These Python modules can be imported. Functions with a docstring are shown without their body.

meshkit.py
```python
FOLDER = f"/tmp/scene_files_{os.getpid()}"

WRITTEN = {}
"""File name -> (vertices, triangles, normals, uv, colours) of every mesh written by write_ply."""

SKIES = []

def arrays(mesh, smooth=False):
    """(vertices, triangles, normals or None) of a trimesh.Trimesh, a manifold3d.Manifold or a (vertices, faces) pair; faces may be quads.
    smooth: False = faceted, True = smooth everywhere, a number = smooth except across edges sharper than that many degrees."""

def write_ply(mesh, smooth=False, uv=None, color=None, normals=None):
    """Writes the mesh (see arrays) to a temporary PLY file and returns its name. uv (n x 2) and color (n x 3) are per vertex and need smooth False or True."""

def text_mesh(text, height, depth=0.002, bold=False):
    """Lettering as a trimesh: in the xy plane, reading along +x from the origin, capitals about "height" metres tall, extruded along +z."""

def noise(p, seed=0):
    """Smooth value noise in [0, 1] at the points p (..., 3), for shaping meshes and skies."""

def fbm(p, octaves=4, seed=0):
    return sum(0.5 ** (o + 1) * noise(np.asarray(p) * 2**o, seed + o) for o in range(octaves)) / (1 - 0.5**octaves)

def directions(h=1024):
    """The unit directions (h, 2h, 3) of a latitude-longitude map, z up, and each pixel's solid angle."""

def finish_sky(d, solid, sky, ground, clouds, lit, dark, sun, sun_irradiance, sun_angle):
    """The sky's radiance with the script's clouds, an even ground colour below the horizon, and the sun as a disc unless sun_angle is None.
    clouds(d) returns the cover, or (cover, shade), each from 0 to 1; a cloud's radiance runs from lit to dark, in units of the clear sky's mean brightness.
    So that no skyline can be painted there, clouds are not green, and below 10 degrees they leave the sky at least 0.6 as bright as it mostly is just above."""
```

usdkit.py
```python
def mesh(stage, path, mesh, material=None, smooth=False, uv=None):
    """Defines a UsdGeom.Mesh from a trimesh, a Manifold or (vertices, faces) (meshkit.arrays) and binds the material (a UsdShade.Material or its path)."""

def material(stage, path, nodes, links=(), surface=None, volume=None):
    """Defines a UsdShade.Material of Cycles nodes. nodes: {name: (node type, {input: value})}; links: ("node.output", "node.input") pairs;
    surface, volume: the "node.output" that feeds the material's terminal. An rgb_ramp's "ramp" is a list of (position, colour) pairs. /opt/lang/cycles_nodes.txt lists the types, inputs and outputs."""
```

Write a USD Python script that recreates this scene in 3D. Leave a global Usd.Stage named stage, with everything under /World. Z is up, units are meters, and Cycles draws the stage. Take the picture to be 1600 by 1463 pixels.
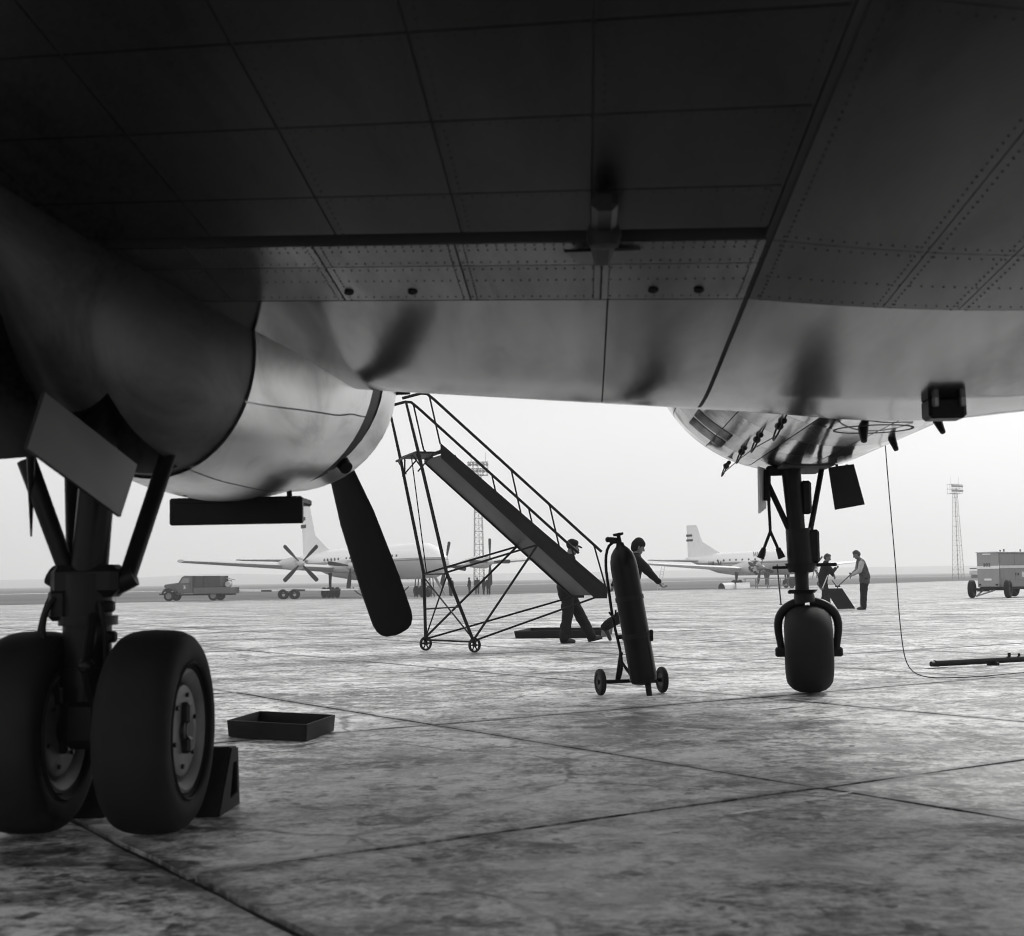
import math, numpy as np, trimesh, manifold3d as m3, usdkit, meshkit
from pxr import Usd, UsdGeom, UsdLux, UsdShade, Gf, Sdf
from shapely.geometry import Polygon

stage = Usd.Stage.CreateInMemory()
UsdGeom.SetStageUpAxis(stage, 'Z'); UsdGeom.SetStageMetersPerUnit(stage, 1.0)
UsdGeom.Xform.Define(stage, '/World'); UsdGeom.Scope.Define(stage, '/World/Looks')
A = np.array
rng = np.random.default_rng(7)

# ------------------------------------------------------------------ camera
PITCH, ROLL, EYE = math.atan(173.5 / 2100), math.radians(0.9), A([0, 0, 1.05])
cam = UsdGeom.Camera.Define(stage, '/World/camera')
fw = A([0, math.cos(PITCH), math.sin(PITCH)]); u0 = A([0, -math.sin(PITCH), math.cos(PITCH)]); r0 = A([1.0, 0, 0])
rt = math.cos(ROLL) * r0 - math.sin(ROLL) * u0; up = math.sin(ROLL) * r0 + math.cos(ROLL) * u0
cm = Gf.Matrix4d(*rt, 0, *up, 0, *(-fw), 0, *EYE, 1)
cam.AddTransformOp().Set(cm)
cam.CreateHorizontalApertureAttr(56.0); cam.CreateFocalLengthAttr(73.5)
cam.CreateFStopAttr(6.3); cam.CreateFocusDistanceAttr(21.0); cam.CreateClippingRangeAttr((0.05, 30000.0))
cam.CreateExposureAttr(0.50)
HAZE = 0.00065

# ------------------------------------------------------------------ sky and sun (bright hazy overcast)
SUN_AZ, SUN_EL = math.radians(38), math.radians(40)          # azimuth from +Y towards +X
LK = '/World/Looks/'
sky_m = usdkit.material(stage, LK + 'sky_light', {
    's': ('sky_texture', {'sky_type': 'single_scattering', 'sun_disc': False, 'sun_elevation': SUN_EL, 'sun_rotation': SUN_AZ,
                          'altitude': 120.0, 'air_density': 1.0, 'aerosol_density': 4.0, 'ozone_density': 1.0}),
    'bw': ('rgb_to_bw', {}),
    'tc': ('texture_coordinate', {}), 'mp': ('mapping', {'scale': (1.2, 1.2, 4.0)}),
    'n': ('noise_texture', {'scale': 1.6, 'detail': 4.0, 'roughness': 0.5}),
    'cl': ('map_range', {'from_min': 0.25, 'from_max': 0.75, 'to_min': 7.2, 'to_max': 8.4}),
    'mx': ('mix_color', {'fac': 0.72}),
    'b': ('background_shader', {'strength': 0.085})},
    [('s.color', 'bw.color'), ('tc.generated', 'mp.vector'), ('mp.vector', 'n.vector'), ('n.fac', 'cl.value'),
     ('bw.val', 'mx.a'), ('cl.result', 'mx.b'), ('mx.result', 'b.color')], surface='b.background')
dome = UsdLux.DomeLight.Define(stage, '/World/sky')
UsdShade.MaterialBindingAPI.Apply(dome.GetPrim()).Bind(sky_m)
dome.GetPrim().SetCustomDataByKey('kind', 'structure')
sun = UsdLux.DistantLight.Define(stage, '/World/sun')
sun.CreateIntensityAttr(0.40); sun.CreateAngleAttr(12.0); sun.CreateColorAttr(Gf.Vec3f(1, 0.99, 0.975))
sun.GetPrim().CreateAttribute('inputs:normalize', Sdf.ValueTypeNames.Bool).Set(True)
sd = A([math.sin(SUN_AZ) * math.cos(SUN_EL), math.cos(SUN_AZ) * math.cos(SUN_EL), math.sin(SUN_EL)])
sx = np.cross([0, 0, 1], sd); sx /= np.linalg.norm(sx); sy = np.cross(sd, sx)
sun.AddTransformOp().Set(Gf.Matrix4d(*sx, 0, *sy, 0, *sd, 0, *(sd * 50), 1))

# ------------------------------------------------------------------ helpers
used = {}
def numbered(parent, name):
    k = (parent, name); n = used.get(k, 0); used[k] = n + 1
    return name if n == 0 else f'{name}_{n:03d}'
def tag(prim, label=None, cat=None, group=None, kind=None):
    for k, v in (('label', label), ('category', cat), ('group', group), ('kind', kind)):
        if v: prim.SetCustomDataByKey(k, v)
    return prim
def thing(name, label, cat, loc=(0, 0, 0), rz=0.0, group=None, kind=None, scale=None):
    p = '/World/' + numbered('/World', name)
    x = UsdGeom.Xform.Define(stage, p); x.AddTranslateOp().Set(Gf.Vec3d(*map(float, loc))); x.AddRotateZOp().Set(float(rz))
    return tag(x.GetPrim(), label, cat, group, kind)
def obj(name, mesh, mat, parent=None, smooth=35, kind=None, label=None):
    par = str(parent.GetPath()) if parent is not None else '/World'
    if isinstance(mesh, list): mesh = cat(mesh)
    g = usdkit.mesh(stage, par + '/' + numbered(par, name), mesh, mat, smooth=smooth)
    return tag(g.GetPrim(), label=label, kind=kind)
def dup(root, loc, rz, label, group=None):
    d = root.GetCustomData()
    r = thing(root.GetName().split('_0')[0], label, d['category'], loc, rz, group or d.get('group'))
    r.GetReferences().AddInternalReference(root.GetPath()); r.SetInstanceable(True)
    x = UsdGeom.Xformable(r)
    return r
def cat(ms): return trimesh.util.concatenate(ms) if len(ms) > 1 else ms[0]
def unit(v): v = A(v, float); return v / max(np.linalg.norm(v), 1e-12)
def frame(a, b):
    w = unit(A(b, float) - a); u = unit(np.cross(w, [0, 0, 1]) if abs(w[2]) < .95 else np.cross(w, [1, 0, 0]))
    return u, np.cross(w, u), w
def box(c, s, rz=0, bev=0.0):
    s = A(s, float)
    if bev > 0:
        pts = []
        for sx_ in (-1, 1):
            for sy_ in (-1, 1):
                for sz_ in (-1, 1):
                    q = s / 2 * [sx_, sy_, sz_]
                    for k in range(3):
                        d = A([bev * sx_, bev * sy_, bev * sz_]); d[k] = 0; pts.append(q - d)
        m = trimesh.convex.convex_hull(A(pts))
    else: m = trimesh.creation.box(s)
    if rz: m.apply_transform(trimesh.transformations.rotation_matrix(math.radians(rz), [0, 0, 1]))
    m.apply_translation(c); return m
def grid_faces(nr, nc, close=True):
    f = []
    for i in range(nr - 1):
        for j in range(nc if close else nc - 1):
            a, b = i * nc + j, i * nc + (j + 1) % nc
            f += [[a, b, b + nc], [a, b + nc, a + nc]]
    return f
def loft(rings, cap=True):
    rings = [A(r, float) for r in rings]; nr, nc = len(rings), len(rings[0])
    v = np.vstack(rings); f = grid_faces(nr, nc)
    if cap:
        v = np.vstack([v, rings[0].mean(0), rings[-1].mean(0)]); k = nr * nc
        for j in range(nc):
            f.append([k, (j + 1) % nc, j]); f.append([k + 1, (nr - 1) * nc + j, (nr - 1) * nc + (j + 1) % nc])
    m = trimesh.Trimesh(v, f, process=False); trimesh.repair.fix_normals(m); return m
def tube(a, b, r1, r2=None, n=10):
    a, b = A(a, float), A(b, float); r2 = r1 if r2 is None else r2; u, v, w = frame(a, b)
    t = np.linspace(0, 2 * np.pi, n, endpoint=False)
    c = np.cos(t)[:, None] * u + np.sin(t)[:, None] * v
    return loft([a + c * r1, b + c * r2])
def pipe(pts, r, n=8):
    pts = A(pts, float); out = []; t = np.linspace(0, 2 * np.pi, n, endpoint=False); u = None
    for i, q in enumerate(pts):
        w = unit(pts[min(i + 1, len(pts) - 1)] - pts[max(i - 1, 0)])
        if u is None: u = unit(np.cross(w, [0, 0, 1]) if abs(w[2]) < .9 else np.cross(w, [1, 0, 0]))
        u = unit(u - w * (u @ w)); v = np.cross(w, u)
        rr = r[i] if np.ndim(r) else r
        out.append(q + (np.cos(t)[:, None] * u + np.sin(t)[:, None] * v) * rr)
    return loft(out)
def curve(pts, n=40):
    from scipy.interpolate import CubicSpline
    pts = A(pts, float); s = np.r_[0, np.cumsum(np.linalg.norm(np.diff(pts, axis=0), axis=1))]
    return CubicSpline(s, pts)(np.linspace(0, s[-1], n))
def lathe(prof, c, axis, n=32, cap=False):
    """prof: (along, radius) pairs; revolved about axis through c"""
    c, axis = A(c, float), unit(axis); u, v, w = frame(c, c + axis)
    t = np.linspace(0, 2 * np.pi, n, endpoint=False); d = np.cos(t)[:, None] * u + np.sin(t)[:, None] * v
    return loft([c + axis * a + d * max(r, 1e-4) for a, r in prof], cap=cap)
def ball(c, r, sub=2, s=(1, 1, 1)):
    m = trimesh.creation.icosphere(sub, 1.0); m.apply_scale(A(s) * r); m.apply_translation(c); return m
def plate(poly, thick, origin, ex, ey):
    """2D polygon extruded by thick, centred, laid in the plane of ex, ey at origin"""
    m = trimesh.creation.extrude_polygon(Polygon(poly), thick, engine='earcut'); m.apply_translation([0, 0, -thick / 2])
    ex, ey = unit(ex), unit(ey); ez = np.cross(ex, ey); T = np.eye(4); T[:3, 0], T[:3, 1], T[:3, 2], T[:3, 3] = ex, ey, ez, origin
    m.apply_transform(T); return m
def slabplate(corners, thick):
    """thin solid from 4 corner points (any planar quad)"""
    c = A(corners, float); n = unit(np.cross(c[1] - c[0], c[2] - c[0])) * thick / 2
    return trimesh.convex.convex_hull(np.vstack([c + n, c - n]))
def ground_z(y):
    t = np.clip((np.asarray(y, float) - 42) / 75, 0, 1); return -0.45 * t * t * (3 - 2 * t)
def smoothstep(a, b, x):
    t = np.clip((x - a) / (b - a), 0, 1); return t * t * (3 - 2 * t)

# ------------------------------------------------------------------ materials (everything is grey: a black and white photograph)
def g3(v): return (v, v, v)
mats = {}
def mat(name, v, rough=0.5, metal=0.0, var=0.25, scale=4.0, detail=5.0, bump=0.0, bscale=None, rvar=0.1, stretch=(1, 1, 1), spec=0.35, blotch=0.0, bdist=0.01):
    if name in mats: return mats[name]
    n = {'tc': ('texture_coordinate', {}), 'mp': ('mapping', {'scale': stretch}),
         'n': ('noise_texture', {'scale': scale, 'detail': detail, 'roughness': 0.6}),
         'n2': ('noise_texture', {'scale': scale * 0.23, 'detail': 3.0, 'roughness': 0.55}),
         'mxn': ('mix_float', {'fac': 0.45}),
         'r': ('rgb_ramp', {'ramp': [(0.28, g3(v * (1 - var))), (0.5, g3(v)), (0.72, g3(min(1, v * (1 + var))))]}),
         'rr': ('map_range', {'from_min': 0.3, 'from_max': 0.7, 'to_min': max(0.02, rough - rvar), 'to_max': min(1, rough + rvar)}),
         'p': ('principled_bsdf', {'metallic': metal, 'specular_ior_level': spec})}
    l = [('tc.object', 'mp.vector'), ('mp.vector', 'n.vector'), ('mp.vector', 'n2.vector'), ('n.fac', 'mxn.a'), ('n2.fac', 'mxn.b'),
         ('mxn.result', 'r.fac'), ('n2.fac', 'rr.value'), ('r.color', 'p.base_color'), ('rr.result', 'p.roughness')]
    if blotch:
        n.update({'mb': ('mapping', {'scale': (2.6, .55, 1.2)}), 'nb': ('noise_texture', {'scale': 1.5, 'detail': 6.0, 'roughness': 0.62, 'distortion': 0.8}),
                  'rb': ('rgb_ramp', {'ramp': [(0.36, g3(1 - blotch)), (0.47, g3(1 - blotch * .35)), (0.56, g3(1.0))]}), 'xb': ('mix_color', {'blend_type': 'multiply', 'fac': 1.0})})
        l = [q for q in l if q[1] != 'p.base_color'] + [('tc.object', 'mb.vector'), ('mb.vector', 'nb.vector'), ('nb.fac', 'rb.fac'), ('r.color', 'xb.a'), ('rb.color', 'xb.b'), ('xb.result', 'p.base_color')]
    if bump:
        n['bn'] = ('noise_texture', {'scale': bscale or scale * 3, 'detail': 3.0}); n['bm'] = ('bump', {'strength': bump, 'distance': bdist})
        l += [('mp.vector', 'bn.vector'), ('bn.fac', 'bm.height'), ('bm.normal', 'p.normal')]
    mats[name] = usdkit.material(stage, LK + name, n, l, surface='p.BSDF'); return mats[name]

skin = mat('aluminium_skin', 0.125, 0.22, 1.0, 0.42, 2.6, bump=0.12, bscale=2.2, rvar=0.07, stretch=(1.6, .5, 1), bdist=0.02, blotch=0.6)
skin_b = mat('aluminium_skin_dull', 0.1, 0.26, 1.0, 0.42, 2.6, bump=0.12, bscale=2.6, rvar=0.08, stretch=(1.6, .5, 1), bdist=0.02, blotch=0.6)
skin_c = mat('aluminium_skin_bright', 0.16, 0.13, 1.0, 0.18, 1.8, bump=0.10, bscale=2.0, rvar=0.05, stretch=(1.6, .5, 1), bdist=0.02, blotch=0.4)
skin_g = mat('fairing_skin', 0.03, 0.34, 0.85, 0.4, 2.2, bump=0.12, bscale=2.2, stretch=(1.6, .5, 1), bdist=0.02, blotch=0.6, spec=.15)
nosem = mat('nose_skin', 0.70, 0.12, 1.0, 0.2, 2.2, bump=0.14, bscale=3.0, rvar=0.05, stretch=(1.6, .5, 1), bdist=0.02)
skin_f = mat('fuselage_skin', 0.62, 0.16, 1.0, 0.2, 2.2, bump=0.14, bscale=3.0, rvar=0.05, stretch=(1.6, .5, 1), bdist=0.02, blotch=0.3)
nacm = mat('nacelle_skin_shaded', 0.11, 0.48, 0.85, 0.3, 2.0, bump=0.1, bscale=2, stretch=(1.6, .5, 1), bdist=0.02, blotch=0.5)  # cowling metal too; aft shade is darkened into the base colour
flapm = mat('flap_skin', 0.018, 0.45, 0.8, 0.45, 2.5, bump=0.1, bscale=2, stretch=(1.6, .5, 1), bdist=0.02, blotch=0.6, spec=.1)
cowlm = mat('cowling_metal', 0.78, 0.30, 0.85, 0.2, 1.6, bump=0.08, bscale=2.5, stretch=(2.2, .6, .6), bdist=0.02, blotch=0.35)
seam = mat('seam_grime_and_shade', 0.03, 0.7)  # seam dirt; also paints gap and bay shade as flat dark colour
darkpaint = mat('dark_paint', 0.02, 0.5, var=0.3, spec=.15)
blackm = mat('black_metal', 0.01, 0.45, var=0.3, spec=.15)
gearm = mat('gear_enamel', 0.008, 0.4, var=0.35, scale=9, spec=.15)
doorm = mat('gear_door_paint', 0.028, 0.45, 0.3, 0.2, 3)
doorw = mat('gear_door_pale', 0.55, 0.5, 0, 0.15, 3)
rubber = mat('tyre_rubber', 0.0085, 0.75, spec=.25, var=0.35, scale=8, bump=0.25, bscale=60, bdist=0.002)
rimm = mat('wheel_rim_paint', 0.15, 0.5, 0.2, 0.35, 10)
hubm = mat('wheel_hub_grease', 0.012, 0.4)
blade_m = mat('propeller_black', 0.008, 0.5, var=0.3, scale=6, spec=.15)
steel = mat('worn_steel', 0.20, 0.4, 0.8, 0.3, 8)
traym = mat('tray_steel', 0.015, 0.55, 0.3, 0.4, 6, spec=.15)
trayin = mat('tray_oil', 0.012, 0.15)
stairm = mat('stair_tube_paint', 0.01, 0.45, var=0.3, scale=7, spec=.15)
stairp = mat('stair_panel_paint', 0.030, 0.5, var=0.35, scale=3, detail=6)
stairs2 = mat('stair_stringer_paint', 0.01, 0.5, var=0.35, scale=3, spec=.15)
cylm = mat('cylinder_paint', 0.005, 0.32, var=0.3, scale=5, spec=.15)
white = mat('white_paint', 0.78, 0.4, var=0.06)
palegrey = mat('pale_grey_paint', 0.5, 0.45, var=0.12)
midgrey = mat('mid_grey_paint', 0.2, 0.5, var=0.2)
truckm = mat('truck_paint', 0.10, 0.5, var=0.18)
truckd = mat('truck_tarp', 0.05, 0.75, var=0.25)
glassd = mat('window_glass_dark', 0.05, 0.08, 0, 0.1)
glassl = mat('window_glass_pale', 0.55, 0.1, 0, 0.1)
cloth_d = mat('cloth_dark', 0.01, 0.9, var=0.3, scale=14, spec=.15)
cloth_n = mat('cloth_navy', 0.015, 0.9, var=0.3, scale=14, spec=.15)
cloth_m = mat('cloth_mid', 0.05, 0.9, var=0.3, scale=14)
cloth_l = mat('cloth_light', 0.32, 0.9, var=0.12, scale=14)
skinm = mat('skin_tone', 0.13, 0.55, var=0.12)
hairm = mat('hair_dark', 0.025, 0.6)
leather = mat('shoe_leather', 0.025, 0.4)
woodm = mat('tool_handle_wood', 0.12, 0.7)
towbw = mat('tow_bar_black', 0.03, 0.5)
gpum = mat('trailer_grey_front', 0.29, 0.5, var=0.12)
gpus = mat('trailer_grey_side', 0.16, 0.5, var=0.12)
cablem = mat('cable_rubber', 0.03, 0.6)
lattice_m = mat('mast_steel', 0.16, 0.5, 0.3, 0.2)
lampm = mat('lamp_glass', 0.3, 0.2)
chockm = mat('chock_paint', 0.018, 0.6, var=0.4, spec=.15)
tarm = mat('joint_tar', 0.012, 0.6, var=0.4, scale=3)

def concrete(name, joints=False):
    n = {'g': ('geometry', {}),
         'n1': ('noise_texture', {'scale': 0.55, 'detail': 7.0, 'roughness': 0.62, 'distortion': 0.4}),
         'n2': ('noise_texture', {'scale': 5.0, 'detail': 7.0, 'roughness': 0.70, 'distortion': 0.6}),
         'n3': ('noise_texture', {'scale': 24.0, 'detail': 5.0, 'roughness': 0.65}),
         'n4': ('noise_texture', {'scale': 1.7, 'detail': 5.0, 'roughness': 0.7, 'distortion': 1.2}),
         'n5': ('noise_texture', {'scale': 8.0, 'detail': 2.5, 'roughness': 0.5, 'distortion': 0.5}),
         'rot': ('mapping', {'rotation': (0, 0, math.radians(38)), 'scale': (1, 1, 1)}),
         'str': ('mapping', {'scale': (0.85, 1.05, 1), 'rotation': (0, 0, math.radians(6))}),
         'a': ('mix_float', {'fac': 0.55}), 'b': ('mix_float', {'fac': 0.27}),
         'ramp': ('rgb_ramp', {'ramp': [(0.42, g3(0.035)), (0.465, g3(0.17)), (0.505, g3(0.42)), (0.56, g3(0.74))]}),
         'st': ('rgb_ramp', {'ramp': [(0.0, g3(0.12)), (0.38, g3(0.22)), (0.47, g3(1.0)), (1.0, g3(1.0))]}),
         'sp': ('rgb_ramp', {'ramp': [(0.0, g3(0.10)), (0.335, g3(0.18)), (0.375, g3(1.0)), (1.0, g3(1.0))]}),
         'mu': ('mix_color', {'blend_type': 'multiply', 'fac': 0.85}), 'mu2': ('mix_color', {'blend_type': 'multiply', 'fac': 0.95}),
         'vw': ('noise_texture', {'scale': 2.0, 'detail': 4.0}), 'vs': ('vector_math', {'math_type': 'scale', 'scale': 0.35}), 'vd': ('vector_math', {'math_type': 'add'}),
         'v1': ('voronoi_texture', {'feature': 'f1', 'scale': 2.3, 'randomness': 1.0}), 'v1r': ('rgb_ramp', {'ramp': [(0.0, g3(0.08)), (0.085, g3(0.15)), (0.13, g3(1.0)), (1, g3(1.0))]}), 'm3': ('mix_color', {'blend_type': 'multiply', 'fac': 0.85}),
         'v2': ('voronoi_texture', {'feature': 'distance_to_edge', 'scale': 0.33}), 'v2r': ('rgb_ramp', {'ramp': [(0.0, g3(0.10)), (0.0035, g3(0.25)), (0.008, g3(1.0)), (1, g3(1.0))]}), 'm4': ('mix_color', {'blend_type': 'multiply', 'fac': 0.8}),
         'rr': ('map_range', {'from_min': 0.35, 'from_max': 0.65, 'to_min': 0.33, 'to_max': 0.66}),
         'bm': ('bump', {'strength': 0.6, 'distance': 0.02}),
         'oi': ('object_info', {}), 'tone': ('map_range', {'from_min': 0, 'from_max': 1, 'to_min': 0.86, 'to_max': 1.12}), 'mt': ('vector_math', {'math_type': 'scale'}),
         'p': ('principled_bsdf', {'specular_ior_level': 0.5})}
    l = [('g.position', 'str.vector'), ('str.vector', 'n1.vector'), ('str.vector', 'n2.vector'), ('g.position', 'n3.vector'), ('str.vector', 'n4.vector'), ('g.position', 'n5.vector'),
         ('n1.fac', 'a.a'), ('n2.fac', 'a.b'), ('a.result', 'b.a'), ('n3.fac', 'b.b'), ('b.result', 'ramp.fac'),
         ('n4.fac', 'st.fac'), ('ramp.color', 'mu.a'), ('st.color', 'mu.b'), ('n5.fac', 'sp.fac'), ('mu.result', 'mu2.a'), ('sp.color', 'mu2.b'),
         ('g.position', 'vw.vector'), ('vw.color', 'vs.vector1'), ('g.position', 'vd.vector1'), ('vs.vector', 'vd.vector2'), ('vd.vector', 'v1.vector'), ('vd.vector', 'v2.vector'), ('v1.distance', 'v1r.fac'), ('v2.distance', 'v2r.fac'), ('mu2.result', 'm3.a'), ('v1r.color', 'm3.b'), ('m3.result', 'm4.a'), ('v2r.color', 'm4.b'),
         ('n4.fac', 'rr.value'), ('rr.result', 'p.roughness'), ('b.result', 'bm.height'), ('bm.normal', 'p.normal'),
         ('oi.random', 'tone.value'), ('m4.result', 'mt.vector1'), ('tone.result', 'mt.scale')]
    n.update({'jg': ('mapping', {'mapping_type': 'texture', 'location': (P1[0], P1[1], 0), 'rotation': (0, 0, GA)}),
              'jb': ('brick_texture', {'offset': 0.0, 'scale': 1.0, 'mortar_size': 0.20, 'brick_width': SU, 'row_height': SV, 'mortar_smooth': 1.0}),
              'jn': ('mix_float', {'fac': 0.5}), 'jr': ('rgb_ramp', {'ramp': [(0.47, g3(1.0)), (0.62, g3(0.62)), (0.76, g3(0.24)), (1.0, g3(0.12))]}), 'jm': ('mix_color', {'blend_type': 'multiply', 'fac': 0.9})})
    l += [('g.position', 'jg.vector'), ('jg.vector', 'jb.vector'), ('jb.fac', 'jn.a'), ('n4.fac', 'jn.b'), ('jn.result', 'jr.fac'), ('m4.result', 'jm.a'), ('jr.color', 'jm.b')]
    l = [(('jm.result', b) if a == 'm4.result' and b != 'jm.a' else (a, b)) for a, b in l]
    if joints:   # beyond the slabs built one by one: the joint lines of the same grid
        n.update({'gr': ('mapping', {'mapping_type': 'texture', 'location': (P1[0], P1[1], 0), 'rotation': (0, 0, GA), 'scale': (1, 1, 1)}),
                  'br': ('brick_texture', {'offset': 0.0, 'scale': 1.0, 'mortar_size': 0.03, 'brick_width': SU, 'row_height': SV, 'mortar_smooth': 0.3, 'color1': (1, 1, 1), 'color2': (0.9, 0.9, 0.9), 'mortar': (0.25, 0.25, 0.25)}),
                  'mj': ('mix_color', {'blend_type': 'multiply', 'fac': 0.9})})
        l += [('g.position', 'gr.vector'), ('gr.vector', 'br.vector'), ('jm.result', 'mj.a'), ('br.color', 'mj.b'), ('mj.result', 'p.base_color')]
    else: l += [('mt.vector', 'p.base_color')]
    return usdkit.material(stage, LK + name, n, l, surface='p.BSDF')
# slab grid
P1 = A([1.50, 6.76]); P2 = A([-0.61, 9.95]); P5 = A([-1.06, 4.74])
uu = unit(P1 - P2); SU = float(np.linalg.norm(P1 - P2)); vv = A([-uu[1], uu[0]]); SV = float((P1 - P5) @ vv)
GA = math.atan2(uu[1], uu[0])
conc = concrete('concrete_slab'); conc_far = concrete('concrete_far', True)
def fieldmat(name, v, sc):
    return usdkit.material(stage, LK + name, {'g': ('geometry', {}), 'm': ('mapping', {'scale': (.25, 1, 1)}), 'n': ('noise_texture', {'scale': sc, 'detail': 6.0, 'roughness': 0.65}),
        'r': ('rgb_ramp', {'ramp': [(0.3, g3(v * .7)), (0.7, g3(v * 1.3))]}), 'p': ('principled_bsdf', {'roughness': 0.95, 'specular_ior_level': 0.1})},
        [('g.position', 'm.vector'), ('m.vector', 'n.vector'), ('n.fac', 'r.fac'), ('r.color', 'p.base_color')], surface='p.BSDF')
grassm = fieldmat('dry_grass', 0.12, 0.05); hillm = fieldmat('far_hill', 0.10, 0.01); stripm = fieldmat('runway_concrete', 0.6, 0.05)

# ------------------------------------------------------------------ setting
def sheet(xs, ys, zf):
    X, Y = np.meshgrid(xs, ys); v = np.stack([X, Y, zf(X, Y)], -1).reshape(-1, 3)
    m = trimesh.Trimesh(v, grid_faces(len(ys), len(xs), False), process=False); 
    return m
ys = np.r_[-60, -20, 0, 20, np.arange(42, 121, 5), 150, 250, 400, 700, 1200, 2000, 3500, 6000]
tag(obj('grass_field', sheet(np.r_[-5000, -800, -200, -60, -20, 0, 20, 60, 200, 800, 5000], ys, lambda x, y: ground_z(y) - 0.05 ), grassm, smooth=True), kind='structure')
# far apron (one sheet) and base under the near slabs
edge = lambda x: np.interp(x, [-300, -60, -35.6, 14.8, 74.5, 140, 400], [60, 105, 117, 148, 230, 300, 480])
cols = np.r_[-300, -200, -120, np.arange(-90, 150, 6.0), 200, 300, 400]
rows = np.linspace(0, 1, 40)
XX, TT = np.meshgrid(cols, rows); YY = -40 + (edge(XX) + 40) * TT
far_v = np.stack([XX, YY, ground_z(YY)], -1).reshape(-1, 3)
# slabs one by one
near = []
for i in range(-14, 12):
    for j in range(-12, 14):
        c = P1 + uu * SU * (i + .5) + vv * SV * (j + .5)
        if -1.0 < c[1] < 33 and abs(c[0]) < c[1] * 0.42 + 4.5: near.append((i, j, c))
apron = UsdGeom.Xform.Define(stage, '/World/apron').GetPrim(); tag(apron, kind='structure')
slab_set = {(i, j) for i, j, _ in near}
# far sheet: everything of the grid not built singly, as strips per cell ring outside -> the sheet lies 12 mm lower under the slabs
def dip(x, y):
    q = np.stack([x, y], -1) - P1; a = q @ uu / SU; b = q @ vv / SV
    return a, b
obj('slab_bed', sheet(np.linspace(-30, 30, 21), np.linspace(-10, 40, 21), lambda x, y: ground_z(y) - 0.022), tarm, apron, smooth=True)
for i, j, c in near:
    a0, a1, b0, b1 = i * SU, (i + 1) * SU, j * SV, (j + 1) * SV; gp = 0.016 + 0.010 * rng.random()
    n = 11; top = []; dz = rng.normal(0, 0.0018, 4)
    for s in np.linspace(0, 1, n):
        for t in np.linspace(0, 1, n):
            e = min(s, 1 - s, t, 1 - t)
            p = P1 + uu * (a0 + gp + (SU - 2 * gp) * s) + vv * (b0 + gp + (SV - 2 * gp) * t)
            if e < 1e-6: p = p + rng.normal(0, 0.007, 2)
            z = (dz[0] * (1 - s) * (1 - t) + dz[1] * s * (1 - t) + dz[2] * s * t + dz[3] * (1 - s) * t) - (0.003 if e < 1e-6 else 0)
            top.append([p[0], p[1], z])
    top = A(top); f = grid_faces(n, n, False); bot = top.copy(); bot[:, 2] -= 0.03
    per = [k for k in range(n)] + [k * n + n - 1 for k in range(1, n)] + [n * n - 1 - k for k in range(1, n)] + [(n - 1 - k) * n for k in range(1, n - 1)]
    v = np.vstack([top, bot[per]]); k0 = n * n
    for k in range(len(per)):
        k2 = (k + 1) % len(per); f += [[per[k], k0 + k, k0 + k2], [per[k], k0 + k2, per[k2]]]
    m = trimesh.Trimesh(v, f, process=False)
    if m.face_normals[0][2] < 0: m.invert()
    obj('slab', m, conc, apron, smooth=30)
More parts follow.
